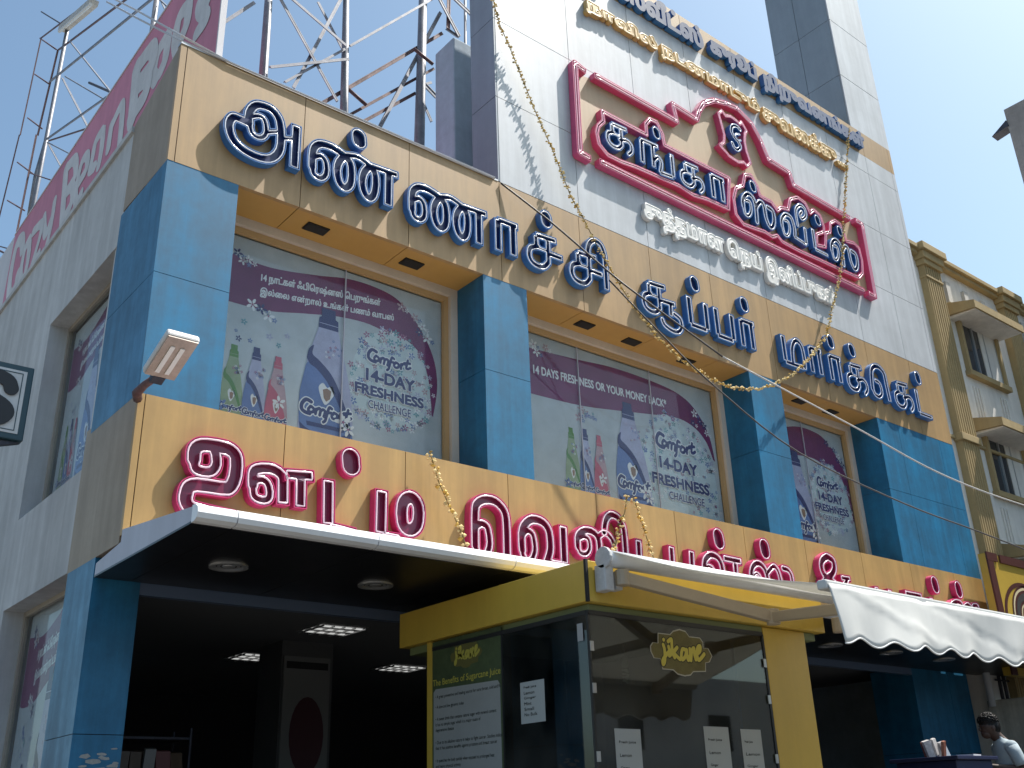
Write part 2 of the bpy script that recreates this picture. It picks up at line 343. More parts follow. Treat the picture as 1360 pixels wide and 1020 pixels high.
GLYPH={'a': [('c',0.062,[(0.255,0.14),(0.246,0.252),(0.282,0.35),(0.348,0.407),(0.468,0.417),(0.555,0.353),(0.593,0.234),(0.606,0.02),(0.568,-0.105),(0.487,-0.185),(0.36,-0.212),(0.212,-0.188),(0.113,-0.126),(0.064,-0.03),(0.056,0.067),(0.092,0.139),(0.154,0.148),(0.244,0.141)]),('c',0.045,[(0.262,0.144),(0.288,0.047),(0.344,0.017),(0.407,0.038),(0.44,0.104),(0.433,0.198),(0.402,0.263),(0.347,0.273),(0.29,0.236)]),('c',0.04,[(0.44,0.11),(0.508,0.149),(0.583,0.18)]),('f',0.04,[(0.609,0.116),(0.751,0.172)]),('f',0.062,[(0.765,0.356),(0.768,-0.182)])],'nn': [('c',0.062,[(0.041,-0.031),(0.037,0.102),(0.052,0.208),(0.112,0.279),(0.199,0.303),(0.294,0.298),(0.403,0.266)]),('c',0.05,[(0.04,-0.007),(0.062,-0.108),(0.138,-0.131),(0.193,-0.078),(0.206,0.014),(0.185,0.103),(0.131,0.14),(0.057,0.099)]),('c',0.062,[(0.404,0.254),(0.342,0.145),(0.329,0.028),(0.364,-0.094),(0.43,-0.131),(0.488,-0.062),(0.501,0.074),(0.478,0.203),(0.404,0.26)]),('c',0.05,[(0.404,0.26),(0.487,0.298),(0.584,0.314),(0.709,0.275)]),('c',0.062,[(0.71,0.25),(0.651,0.149),(0.632,0.028),(0.664,-0.097),(0.727,-0.141),(0.78,-0.07),(0.799,0.083),(0.78,0.202),(0.71,0.263)]),('f',0.05,[(0.722,0.268),(1.09,0.29)]),('f',0.062,[(0.961,0.304),(0.96,-0.156)])],'aa': [('f',0.052,[(0.036,-0.03),(0.355,-0.022)]),('f',0.062,[(0.049,-0.009),(0.044,-0.456)]),('f',0.062,[(0.27,-0.022),(0.268,-0.448)])],'sa': [('f',0.05,[(0.029,-0.041),(0.376,-0.015)]),('f',0.05,[(0.037,-0.035),(0.038,-0.209)]),('f',0.036,[(0.02,-0.211),(0.227,-0.205)]),('c',0.052,[(0.061,-0.191),(-0.052,-0.247),(-0.083,-0.347),(-0.046,-0.43),(0.046,-0.463),(0.149,-0.442),(0.222,-0.359)]),('f',0.05,[(0.229,-0.036),(0.221,-0.373)]),('f',0.05,[(0.23,-0.235),(0.468,-0.231)])],'sa0': [('f',0.05,[(0.029,-0.041),(0.376,-0.015)]),('f',0.05,[(0.037,-0.035),(0.038,-0.209)]),('f',0.036,[(0.02,-0.211),(0.227,-0.205)]),('c',0.052,[(0.061,-0.191),(-0.052,-0.247),(-0.083,-0.347),(-0.046,-0.43),(0.046,-0.463),(0.149,-0.442),(0.222,-0.359)]),('f',0.05,[(0.229,-0.036),(0.221,-0.373)])],'i': [('c',0.055,[(0.234,-0.049),(0.221,0.062),(0.265,0.173),(0.354,0.241),(0.457,0.216),(0.509,0.104),(0.518,-0.039)]),('f',0.055,[(0.518,-0.01),(0.511,-0.437)])],'uu': [('f',0.05,[(0.226,-0.242),(0.548,-0.222)]),('f',0.05,[(0.444,-0.227),(0.428,-0.433)]),('c',0.05,[(0.499,-0.368),(0.609,-0.417),(0.618,-0.534),(0.545,-0.621),(0.423,-0.637),(0.285,-0.593),(0.247,-0.524)])],'pa': [('f',0.062,[(0.035,-0.004),(0.038,-0.445)]),('f',0.052,[(0.014,-0.444),(0.374,-0.442)]),('f',0.062,[(0.376,-0.015),(0.374,-0.442)])],'ma': [('f',0.062,[(0.06,0.0),(0.058,-0.44)]),('f',0.05,[(0.045,-0.443),(0.514,-0.436)]),('c',0.055,[(0.237,-0.409),(0.256,-0.201),(0.333,-0.056),(0.428,-0.005),(0.519,-0.071),(0.542,-0.256),(0.527,-0.421)])],'khook': [('c',0.05,[(0.19,-0.274),(0.353,-0.222),(0.436,-0.275),(0.434,-0.383),(0.36,-0.465)])],'e': [('c',0.06,[(-0.05,-0.419),(-0.02,-0.209),(0.029,-0.071),(0.132,0.015),(0.266,0.034),(0.385,-0.045),(0.401,-0.215)]),('f',0.06,[(0.395,-0.201),(0.419,-0.554)]),('c',0.05,[(-0.047,-0.325),(-0.021,-0.489),(0.106,-0.529),(0.204,-0.459),(0.221,-0.361),(0.186,-0.268),(0.09,-0.248)])],'tt': [('f',0.058,[(0.05,0.003),(0.036,-0.436)]),('f',0.045,[(0.025,-0.443),(0.446,-0.442)])],'nga': [('f',0.055,[(0.054,-0.013),(0.034,-0.432)]),('f',0.045,[(0.019,-0.029),(0.407,-0.001)]),('f',0.05,[(0.275,0.008),(0.264,-0.414)]),('c',0.045,[(0.267,-0.3),(0.365,-0.192),(0.433,-0.248),(0.395,-0.419)]),('f',0.045,[(0.374,-0.443),(0.673,-0.41)]),('f',0.05,[(0.675,-0.001),(0.668,-0.412)])],'ssa': [('c',0.055,[(0.023,-0.15),(0.044,-0.005),(0.177,0.134),(0.296,0.116),(0.345,-0.026),(0.323,-0.319)]),('c',0.045,[(0.032,-0.101),(0.04,-0.267),(0.128,-0.279),(0.209,-0.158),(0.21,-0.009),(0.104,-0.009)]),('c',0.055,[(0.346,-0.048),(0.479,0.105),(0.566,0.071),(0.575,-0.145),(0.64,-0.281),(0.729,-0.249),(0.789,-0.111),(0.782,0.049),(0.661,0.078)])],'vii': [('c',0.05,[(0.043,-0.124),(0.063,0.024),(0.196,0.156),(0.34,0.139),(0.38,-0.047),(0.355,-0.185)]),('c',0.042,[(0.049,-0.098),(0.073,-0.252),(0.173,-0.239),(0.244,-0.097),(0.226,0.026),(0.135,0.027)]),('f',0.042,[(0.328,-0.202),(0.665,-0.25)]),('f',0.05,[(0.681,0.099),(0.652,-0.25)]),('c',0.045,[(0.488,0.064),(0.488,0.278),(0.533,0.404),(0.659,0.508),(0.772,0.484),(0.775,0.351),(0.654,0.24),(0.599,0.297),(0.674,0.385)])],'S': [('c',0.04,[(0.212,-0.007),(0.136,0.03),(0.02,-0.023),(-0.025,-0.14),(0.032,-0.23),(0.127,-0.29),(0.153,-0.367),(0.072,-0.454),(-0.014,-0.441),(-0.043,-0.378)]),('c',0.022,[(0.185,-0.11),(0.068,-0.162),(0.081,-0.272),(0.188,-0.224)])],'u': [('c',0.08,[(0.052,0.001),(0.055,0.086),(0.114,0.138),(0.246,0.153),(0.356,0.145),(0.415,0.102),(0.432,0.019),(0.426,-0.099),(0.392,-0.185),(0.331,-0.208),(0.12,-0.214),(0.041,-0.241),(0.015,-0.301),(0.02,-0.377),(0.08,-0.427),(0.246,-0.444),(0.451,-0.456)]),('c',0.065,[(0.052,0.001),(0.077,-0.078),(0.153,-0.093),(0.221,-0.072),(0.251,-0.006),(0.237,0.081),(0.213,0.126)])],'lla': [('c',0.068,[(0.039,0.007),(0.035,0.115),(0.077,0.16),(0.18,0.182),(0.268,0.166),(0.319,0.12)]),('f',0.068,[(0.318,0.138),(0.333,-0.129)]),('c',0.055,[(0.039,-0.011),(0.058,-0.089),(0.125,-0.115),(0.189,-0.094),(0.199,-0.025),(0.17,0.048),(0.112,0.069),(0.048,0.044)])],'lla2': [('f',0.06,[(0.307,0.181),(0.608,0.215)]),('f',0.065,[(0.471,0.184),(0.482,-0.106)])],'bar1': [('f',0.07,[(0.069,-0.003),(0.084,-0.444)]),('f',0.055,[(0.084,-0.454),(0.377,-0.474)])],'bar2': [('f',0.075,[(0.058,-0.001),(0.056,-0.442)]),('f',0.055,[(0.057,-0.452),(0.28,-0.453)])],'o': [('c',0.085,[(0.052,0.008),(0.061,0.103),(0.105,0.168),(0.175,0.185),(0.231,0.135),(0.247,0.038),(0.228,-0.069),(0.171,-0.126),(0.108,-0.124),(0.066,-0.077),(0.052,0.014)])],'ee': [('c',0.068,[(0.045,-0.239),(0.05,0.111),(0.08,0.201),(0.171,0.256),(0.301,0.265),(0.404,0.206),(0.447,0.119),(0.454,-0.038)]),('f',0.068,[(0.454,-0.017),(0.451,-0.37)]),('c',0.06,[(0.056,-0.044),(0.126,-0.002),(0.196,-0.023),(0.222,-0.112),(0.225,-0.215),(0.175,-0.323),(0.093,-0.334),(0.05,-0.259)])],'va': [('c',0.068,[(0.049,-0.162),(0.047,0.006),(0.093,0.109),(0.199,0.181),(0.337,0.176),(0.42,0.103),(0.44,-0.025),(0.431,-0.133),(0.382,-0.246)]),('c',0.055,[(0.056,-0.014),(0.124,0.047),(0.191,0.027),(0.215,-0.045),(0.219,-0.151),(0.17,-0.252),(0.095,-0.271),(0.051,-0.204)]),('f',0.068,[(0.633,0.187),(0.629,-0.248)]),('f',0.05,[(0.382,-0.246),(0.627,-0.253)])],'ja': [('c',0.062,[(0.05,-0.071),(0.055,0.041),(0.134,0.115),(0.248,0.135),(0.336,0.102),(0.374,0.018),(0.366,-0.163)]),('c',0.05,[(0.05,-0.038),(0.078,-0.127),(0.166,-0.135),(0.223,-0.07),(0.217,0.03),(0.152,0.056),(0.083,0.028)]),('c',0.055,[(0.365,0.084),(0.462,0.141),(0.552,0.11),(0.606,0.026),(0.619,-0.153)])],'ji': [('c',0.062,[(0.021,-0.105),(0.047,0.007),(0.093,0.081),(0.167,0.118),(0.263,0.096),(0.329,0.003),(0.342,-0.146)]),('f',0.062,[(0.343,-0.123),(0.339,-0.433)])],'st': [('f',0.062,[(0.052,-0.002),(0.044,-0.352)]),('f',0.045,[(0.044,-0.352),(0.316,-0.377)])],'st2': [('f',0.062,[(0.054,-0.005),(0.04,-0.333)])],'st3': [('f',0.062,[(0.052,-0.008),(0.024,-0.37)]),('f',0.045,[(-0.356,-0.366),(0.023,-0.376)])],'la': [('c',0.062,[(0.036,-0.044),(0.078,0.095),(0.191,0.174),(0.31,0.163),(0.373,0.094),(0.388,-0.003)]),('f',0.062,[(0.384,0.021),(0.379,-0.163)]),('c',0.045,[(0.032,-0.069),(0.112,0.025),(0.201,0.012),(0.226,-0.083),(0.199,-0.171),(0.093,-0.207),(0.031,-0.141)]),('f',0.055,[(0.413,0.167),(0.786,0.164)]),('f',0.062,[(0.648,0.153),(0.628,-0.136)])],'sp': [('c',0.06,[(0.024,-0.098),(0.04,0.004),(0.106,0.089),(0.214,0.127),(0.314,0.075),(0.354,-0.049),(0.335,-0.216)]),('c',0.042,[(0.033,-0.085),(0.137,-0.01),(0.208,-0.052),(0.222,-0.177),(0.111,-0.24)]),('c',0.055,[(0.376,0.031),(0.508,0.122),(0.583,0.088),(0.62,-0.031),(0.611,-0.187)]),('c',0.055,[(0.706,0.122),(0.819,0.109),(0.874,0.023),(0.859,-0.161)])],'amp': [('c',0.07,[(0.202,0.136),(0.07,0.064),(0.027,-0.033),(0.08,-0.136),(0.251,-0.208),(0.482,-0.329)]),('c',0.07,[(0.202,0.136),(0.324,0.095),(0.326,-0.016),(0.246,-0.108),(0.087,-0.19),(0.001,-0.289)]),('f',0.05,[(0.443,-0.128),(0.689,-0.118)]),('c',0.06,[(0.599,-0.132),(0.529,-0.214),(0.37,-0.341)])],'pr': [('f',0.06,[(0.107,0.003),(0.115,-0.224)]),('f',0.06,[(0.446,-0.003),(0.442,-0.23)]),('f',0.045,[(0.098,-0.225),(0.442,-0.23)])],'ru': [('f',0.06,[(0.027,-0.026),(0.497,-0.031)]),('f',0.055,[(0.064,-0.023),(0.073,-0.207)]),('f',0.055,[(0.384,-0.039),(0.388,-0.216)])],'tb': [('f',0.06,[(0.1,-0.014),(0.104,-0.229)]),('f',0.045,[(0.104,-0.229),(0.424,-0.239)])],'sq': [('c',0.06,[(0.061,-0.096),(0.098,0.029),(0.259,0.106),(0.413,0.091),(0.453,-0.06)]),('c',0.055,[(0.488,0.046),(0.62,0.1),(0.721,0.047),(0.71,-0.078)]),('c',0.055,[(0.782,0.095),(0.912,0.108),(0.922,-0.018)])]}
BLUE=[(['a'],(3.071,7.869)),(['nn'],(3.997,7.824)),(['nn'],(5.224,7.785)),(['aa'],(6.424,8.097)),(['sa'],(7.016,8.113)),(['sa','i'],(7.699,8.11)),(['sa0','uu'],(8.962,8.086)),(['pa'],(9.754,8.103)),(['pa'],(10.31,8.096)),(['aa'],(10.847,8.078)),(['ma'],(11.801,8.093)),(['aa'],(12.478,8.09)),(['aa'],(12.988,8.084)),(['sa0','khook'],(13.542,8.085)),(['e'],(14.191,8.191)),(['sa0','khook'],(14.896,8.102)),(['tt'],(15.471,8.093))]
BDOT=[(4.574,8.38),(7.238,8.362),(9.956,8.335),(11.029,8.339),(13.138,8.326),(13.721,8.334),(15.682,8.339)]
PINK=[(['u'],(3.043,4.457)),(['lla'],(3.601,4.319)),(['lla2'],(3.622,4.295)),(['bar1'],(4.304,4.517)),(['bar2'],(4.888,4.512)),(['o'],(5.121,4.294)),(['ee'],(6.005,4.352)),(['va'],(6.612,4.315)),(['ja'],(7.401,4.359)),(['ji'],(7.843,4.613)),(['st'],(8.354,4.513)),(['st2'],(8.904,4.512)),(['st3'],(9.259,4.509)),(['la'],(9.469,4.305)),(['sp'],(10.381,4.364)),(['amp'],(11.933,4.637)),(['pr'],(13.128,4.486)),(['ru'],(13.954,4.488)),(['tb'],(14.595,4.495)),(['sq'],(15.179,4.372))]
PDOT=[(4.603,4.719),(9.851,4.707),(10.757,4.7),(14.902,4.686),(15.6,4.686)]
LOGO=[(['sa0','khook'],(8.496,10.413),0.9),(['nga'],(9.06,10.395),1),(['sa0','khook'],(9.983,10.39),0.9),(['aa'],(10.569,10.419),0.97),(['ssa'],(11.289,10.26),1),(['vii'],(12.23,10.229),1),(['tt'],(13.087,10.381),0.9),(['ssa'],(13.593,10.261),0.97)]
LDOT=[(9.457,10.641),(11.638,10.602),(13.342,10.616),(13.981,10.639)]
FRAMES=[('f',[(8.121,11.08),(7.919,11.129),(7.894,9.63),(8.091,9.619)]),('f',[(8.282,11.107),(9.97,11.095),(9.922,11.385),(10.455,11.356),(10.529,11.542),(10.681,11.766),(10.947,11.952),(11.253,12.039),(11.545,12.073),(11.89,11.932),(12.077,11.664),(12.205,11.361),(12.756,11.33),(12.814,11.108),(14.425,11.064)]),('f',[(14.587,11.099),(14.794,11.08),(14.767,9.631),(14.561,9.64)]),('f',[(8.248,9.646),(14.459,9.637)]),('x',[(8.38,10.528),(8.386,10.362),(8.28,10.24),(8.237,10.101),(8.263,9.931),(8.418,9.818),(8.671,9.817),(8.955,9.854),(9.866,9.903),(10.146,9.862),(10.47,9.913),(10.952,9.934),(11.07,10.529),(9.621,10.51),(9.604,10.697),(9.503,10.864),(9.363,10.852),(9.259,10.717),(9.255,10.531),(8.38,10.528)]),('x',[(11.213,10.413),(11.113,10.191),(11.119,9.902),(11.274,9.782),(11.519,9.805),(11.801,9.841),(11.983,9.816),(12.124,9.89),(12.235,9.815),(12.654,9.801),(13.265,9.825),(13.793,9.836),(14.346,9.862),(14.497,9.997),(14.556,10.264),(14.532,10.505),(14.396,10.558),(14.159,10.512),(14.119,10.634),(14.057,10.812),(13.917,10.836),(13.741,10.72),(13.691,10.529),(13.547,10.452),(13.46,10.154),(13.214,10.103),(13.259,10.323),(13.495,10.457),(13.523,10.565),(13.468,10.767),(13.304,10.816),(13.172,10.704),(13.072,10.862),(12.875,10.895),(12.644,10.768),(12.542,10.536),(12.353,10.499),(12.233,10.394),(12.097,10.507),(11.905,10.502),(11.813,10.513),(11.781,10.665),(11.657,10.826),(11.491,10.77),(11.401,10.535),(11.213,10.413)]),('s',[(11.027,11.729),(11.125,11.833),(11.195,11.768),(11.335,11.82),(11.463,11.801),(11.556,11.766),(11.603,11.84),(11.712,11.706),(11.655,11.628),(11.614,11.454),(11.628,11.267),(11.691,11.077),(11.588,10.971),(11.514,11.015),(11.373,10.955),(11.246,10.964),(11.137,10.979),(11.124,10.999),(10.979,11.073),(10.951,11.092),(11.064,11.198),(11.099,11.352),(11.061,11.552),(11.027,11.729)])]
EMB=(11.302,11.636)
BBL=[('C',0.11,[(-7.62,10.17),(-7.8,10.44),(-8.12,10.48),(-8.18,10.04),(-8.05,9.57),(-7.83,9.44),(-7.6,9.56),(-7.63,9.7)]),('o',0.09,[(-7.26,10.16),(-7.44,10.06),(-7.45,9.71),(-7.31,9.46),(-7.13,9.47),(-7.08,9.72),(-7.16,10.01),(-7.26,10.16)]),('z',0.08,[(-7.05,10.2),(-6.6,10.12),(-6.53,9.9),(-6.73,9.5),(-6.75,9.45),(-6.43,9.51)]),('y',0.08,[(-6.5,10.19),(-6.21,9.74),(-5.97,9.98)]),('y',0.08,[(-6.0,10.21),(-5.97,9.71),(-6.07,9.4)]),('B',0.1,[(-5.62,10.56),(-5.34,9.48)]),('B',0.09,[(-5.62,10.56),(-5.19,10.48),(-5.03,10.11),(-5.42,10.02)]),('B',0.09,[(-5.42,10.02),(-5.08,9.96),(-4.99,9.64),(-5.32,9.53)]),('e',0.08,[(-4.77,9.84),(-4.47,9.91),(-4.53,10.16),(-4.76,10.19),(-4.85,9.86),(-4.74,9.51),(-4.54,9.55)]),('a',0.08,[(-4.0,10.25),(-4.22,10.21),(-4.25,9.99),(-4.29,9.8),(-4.09,9.73)]),('a',0.08,[(-3.92,10.2),(-3.87,9.91),(-3.89,9.64)]),('n',0.08,[(-3.57,10.08),(-3.55,9.7)]),('n',0.08,[(-3.56,10.05),(-3.24,10.2),(-3.13,9.95),(-3.07,9.51)]),('B',0.13,[(-2.79,10.49),(-2.69,9.63)]),('B',0.12,[(-2.81,10.48),(-2.28,10.44),(-2.19,10.13),(-2.73,10.15)]),('B',0.12,[(-2.67,10.11),(-2.3,10.0),(-2.3,9.75),(-2.74,9.71)]),('a',0.1,[(-1.77,10.26),(-2.02,10.19),(-2.09,9.93),(-1.97,9.76)]),('a',0.1,[(-1.7,10.19),(-1.71,9.89),(-1.82,9.79)]),('g',0.1,[(-1.14,10.26),(-1.38,10.28),(-1.44,10.02),(-1.37,9.82)]),('g',0.1,[(-1.11,10.32),(-1.1,9.99),(-1.23,9.85),(-1.35,9.64)]),('s',0.09,[(-0.51,9.87),(-0.75,10.02),(-0.72,9.86),(-0.49,9.6),(-0.74,9.57)])]
LT= [('post',0.05,[(9.77,16.44),(9.9,13.82)]),('post',0.05,[(9.9,13.82),(10.25,13.2),(10.18,12.24)]),('ladder_rail',0.02,[(12.18,17.96),(12.43,15.49)]),('ladder_rail',0.02,[(12.45,15.5),(12.95,13.57)]),('ladder_rail',0.03,[(10.27,16.3),(10.71,14.45)]),('ladder_rail',0.03,[(10.71,14.45),(10.85,12.26)]),('rung',0.02,[(12.18,17.96),(10.27,16.3)]),('rung',0.02,[(12.17,16.96),(10.44,15.54)]),('rung',0.02,[(12.33,15.91),(10.68,14.62)]),('rung',0.02,[(12.47,14.83),(10.64,13.5)]),('rung',0.02,[(12.74,14.01),(10.84,12.77)]),('rail',0.025,[(12.18,17.96),(7.34,15.54)]),('rail',0.03,[(10.27,16.3),(5.33,13.98)]),('brace',0.035,[(10.41,15.57),(3.86,12.85)]),('brace',0.025,[(9.27,15.82),(5.7,12.24)]),('brace',0.018,[(9.46,15.11),(6.11,12.36)]),('brace',0.035,[(9.6,15.14),(6.92,12.28)]),('brace',0.03,[(9.8,13.79),(5.87,12.27)]),('brace',0.025,[(9.8,13.79),(7.13,12.44)]),('brace',0.03,[(9.79,13.73),(8.27,12.27)]),('brace',0.015,[(9.54,13.57),(7.75,12.28)]),('rung',0.015,[(10.64,13.5),(8.73,12.28)]),('post',0.05,[(4.1,12.99),(4.09,12.25)]),('brace',0.02,[(4.03,12.85),(3.62,12.27)]),('brace',0.02,[(3.92,12.77),(3.47,12.28)]),('stub',0.03,[(7.45,13.62),(5.74,12.27)]),('stub',0.02,[(13.1,19.46),(10.05,16.76)]),('rail',0.02,[(12.85,12.95),(11.58,12.26)]),('rail',0.03,[(12.78,12.83),(11.76,12.24)])]
RT= [('post',0.07,[(4.2,11.5),(4.22,10.23)]),('post',0.06,[(5.33,12.17),(5.39,10.17)]),('post',0.09,[(6.62,12.91),(6.58,10.14)]),('brace',0.035,[(4.29,11.56),(5.22,10.29)]),('brace',0.035,[(5.25,12.12),(4.61,10.23)]),('brace',0.03,[(4.38,11.6),(5.31,11.22)]),('brace',0.03,[(4.95,11.94),(5.37,11.32)]),('brace',0.025,[(5.38,11.29),(6.8,12.98)]),('brace',0.025,[(4.48,10.24),(5.31,11.21)]),('brace',0.03,[(4.25,10.33),(5.35,11.03)]),('brace',0.035,[(3.53,10.66),(4.05,11.41)]),('rail',0.04,[(5.03,10.22),(7.01,12.5)]),('rail',0.05,[(7.03,13.15),(7.01,12.48)]),('brace',0.04,[(7.01,12.5),(7.23,12.46)]),('rail',0.03,[(5.42,10.21),(6.87,11.77)]),('rail',0.035,[(5.62,10.19),(6.55,11.17)]),('rung',0.03,[(6.39,11.77),(6.73,11.66)]),('rung',0.03,[(5.43,10.66),(5.72,10.53)]),('brace',0.04,[(5.91,10.19),(6.96,12.85)]),('brace',0.05,[(7.06,13.17),(7.55,12.96)]),('brace',0.045,[(6.8,13.0),(7.2,12.42)]),('post',0.03,[(7.41,13.37),(7.4,12.4)]),('brace',0.06,[(6.6,11.34),(6.86,11.19)]),('brace',0.035,[(6.62,11.2),(6.83,10.81)]),('brace',0.03,[(6.65,11.36),(6.83,11.5)])]
GAR= [(6.54,-0.05,11.49),(6.6,-0.08,11.12),(6.8,-0.08,10.73),(6.97,-0.08,10.36),(7.17,-0.08,9.94),(7.4,-0.11,9.44),(7.63,-0.15,8.81),(7.79,-0.18,8.54),(8.02,-0.21,8.11),(8.2,-0.24,7.83),(8.47,-0.26,7.48),(8.85,-0.28,7.13),(9.27,-0.29,6.92),(9.82,-0.3,6.77),(10.27,-0.3,6.77),(10.76,-0.3,6.87),(11.23,-0.29,7.07),(11.75,-0.28,7.37),(12.34,-0.26,7.84),(12.83,-0.24,8.3),(13.15,-0.21,8.86),(13.59,-0.18,9.56),(13.93,-0.15,10.27),(14.2,-0.11,10.98),(14.51,-0.08,11.74),(14.76,-0.08,12.5),(15.03,-0.08,13.29)]
JIK=[(6.05,2.91),(6.19,2.91),(6.23,2.94),(6.31,2.96),(6.38,2.95),(6.42,2.91),(6.55,2.91),(6.58,2.88),(6.58,2.83),(6.64,2.83),(6.68,2.77),(6.64,2.72),(6.59,2.71),(6.58,2.64),(6.43,2.63),(6.39,2.6),(6.32,2.59),(6.24,2.6),(6.19,2.63),(6.07,2.63),(6.05,2.71),(5.98,2.71),(5.95,2.76),(5.95,2.8),(5.98,2.83),(6.04,2.83)]
JIKL=[[(6.11,2.86)],[(6.1,2.82),(6.11,2.79),(6.11,2.74),(6.1,2.69),(6.08,2.67),(6.08,2.7),(6.12,2.74),(6.16,2.77)],[(6.16,2.81),(6.17,2.77),(6.16,2.74),(6.19,2.76)],[(6.16,2.85),(6.2,2.87),(6.2,2.82),(6.2,2.77),(6.22,2.73)],[(6.21,2.77),(6.26,2.81),(6.22,2.77),(6.25,2.74),(6.28,2.72)],[(6.35,2.8),(6.32,2.8),(6.3,2.75),(6.31,2.72),(6.35,2.75),(6.37,2.8),(6.37,2.75),(6.38,2.72),(6.4,2.75)],[(6.41,2.81),(6.41,2.77),(6.41,2.72),(6.43,2.79),(6.46,2.82),(6.46,2.77),(6.47,2.73)],[(6.48,2.77),(6.53,2.8),(6.54,2.84),(6.51,2.83),(6.49,2.78),(6.5,2.73),(6.53,2.74),(6.58,2.78)]]
CFT=[[(0.18,0.393),(0.08,0.422),(0.003,0.314),(0.0,0.198),(0.067,0.138),(0.16,0.125)],[(0.173,0.29),(0.132,0.217),(0.159,0.162),(0.225,0.179),(0.241,0.246),(0.19,0.289),(0.173,0.29)],[(0.29,0.259),(0.276,0.146)],[(0.284,0.226),(0.34,0.288),(0.374,0.25),(0.36,0.136)],[(0.375,0.234),(0.424,0.279),(0.466,0.242),(0.444,0.127)],[(0.599,0.341),(0.551,0.36),(0.519,0.257),(0.479,0.058),(0.437,0.0)],[(0.466,0.227),(0.594,0.245)],[(0.645,0.258),(0.602,0.184),(0.63,0.128),(0.698,0.146),(0.714,0.229),(0.655,0.261),(0.645,0.258)],[(0.775,0.26),(0.767,0.132)],[(0.776,0.213),(0.816,0.271),(0.861,0.276)],[(0.936,0.398),(0.896,0.197),(0.938,0.176),(1.0,0.223)],[(0.85,0.305),(0.989,0.332)]]
# ================================================================ ground
XL,XR=2.606,16.6
gr=MB(); gr.quad((-300,-300,0),(300,-300,0),(300,300,0),(-300,300,0)); tag(gr.obj('ground',mat('ground_dust',(.17,.15,.125),.95,noise=.15,scale=.3)),kind='structure')
rd=MB(); rd.box(-60,80,-22,-5.2,-.2,.004); tag(rd.obj('road',mat('road_asphalt',(.07,.068,.065),.9,noise=.2,scale=.8,bump=.3)),kind='structure')
pv=MB(); pv.box(-60,80,-5.2,-3.6,-.2,.13); tag(pv.obj('pavement',mat('pavement_concrete',(.22,.205,.185),.9,noise=.15,scale=1.2)),kind='structure')
# ================================================================ supermarket building
B=empty('supermarket_building',(XL,0,0),'three storey supermarket with tan fascias, blue pillars and a tall white sign wall','building')
def panels(name,M,x0,x1,y0,y1,z0,z1,xs,zs=(),gap=.008,parent=None,vgap=None):
    mb=MB(); X=[x0]+[x for x in xs if x0<x<x1]+[x1]; Z=[z0]+[z for z in zs if z0<z<z1]+[z1]
    for a,b in zip(X[:-1],X[1:]):
        for c,d in zip(Z[:-1],Z[1:]):
            mb.box(a+(gap/2 if a!=x0 else 0),b-(gap/2 if b!=x1 else 0),y0,y1,c+(gap/2 if c!=z0 else 0),d-(gap/2 if d!=z1 else 0))
    mb.box(x0+.02,x1-.02,y0+.012,y1-.002,z0+.02,z1-.02,1)
    return mb.obj(name,[M,DARK],parent or B)
SEAM=[2.67,3.97,5.28,6.58,7.88,9.17,10.42,11.72,13.03,14.31,15.64]
# upper fascia (front skin + soffit slab) and the lower fascia
panels('upper_fascia',TAN,XL,XR,0,.05,7.33,8.69,SEAM)
panels('lower_fascia',TAN2,XL,XR,0,.05,3.76,4.98,[2.665,3.96,5.27,6.57,7.86,9.17,10.48,11.78,13.13,14.43,15.7])
sf=MB()
for a,b in zip([XL]+SEAM[1:],SEAM[1:]+[XR]): sf.box(a+.004,b-.004,.052,.56,7.332,7.36)
sf.box(XL+.02,XR-.02,.06,.55,7.345,7.40,1)
sf.obj('soffit',[OCH,DARK],B)
for i,(x,y) in enumerate([(4.30,.26),(5.51,.28),(8.14,.28),(8.99,.29),(10.06,.29),(12.63,.28),(13.43,.29)]):
    d=MB(); d.box(x-.125,x+.125,y-.075,y+.075,7.318,7.345,0); d.box(x-.112,x+.112,y-.062,y+.062,7.314,7.33,1)
    d.obj('downlight_box',[mat('black_box',(.01,.01,.01),.6) if i==0 else bpy.data.materials['black_box'],DARK],B)
# side returns of fascias, sloping top
sr=MB(); sr.prism([(.052,7.33),(1.16,7.36),(1.16,8.42),(.052,8.688)],'x',XL+.001,XL+.05); sr.obj('fascia_return',mat('beige_return',(.36,.28,.20),.55,streak=.2,noise=.08),B)
sr=MB(); sr.prism([(.052,3.70),(1.33,3.70),(1.33,5.04),(.052,4.978)],'x',XL+.001,XL+.05); sr.obj('fascia_return',bpy.data.materials['beige_return'],B)
# blue pillars
def pillar(x0,x1,y1,z0,z1,vx=(),zs=(6.145,),y0=.003):
    mb=MB(); X=[x0]+list(vx)+[x1]; Z=[z0]+list(zs)+[z1]; g=.003
    for a,b in zip(X[:-1],X[1:]):
        for c,d in zip(Z[:-1],Z[1:]): mb.box(a+(g if a!=x0 else 0),b-(g if b!=x1 else 0),y0,y1,c+(g if c!=z0 else 0),d-(g if d!=z1 else 0))
    mb.box(x0+.01,x1-.01,y0+.01,y1-.01,z0+.01,z1-.01,1)
    return mb.obj('pillar',[BLU,DARK],B)
pillar(XL,3.315,1.2,4.98,7.33)
pillar(6.305,6.95,.62,4.98,7.33)
pillar(11.05,11.77,.62,4.98,7.33)
pillar(14.27,XR,.62,4.98,7.33,vx=(14.87,16.15))
pillar(XL,3.0,1.3,.8,3.7,zs=(2.31,),y0=.58)
tp=MB(); rg=random.Random(21)
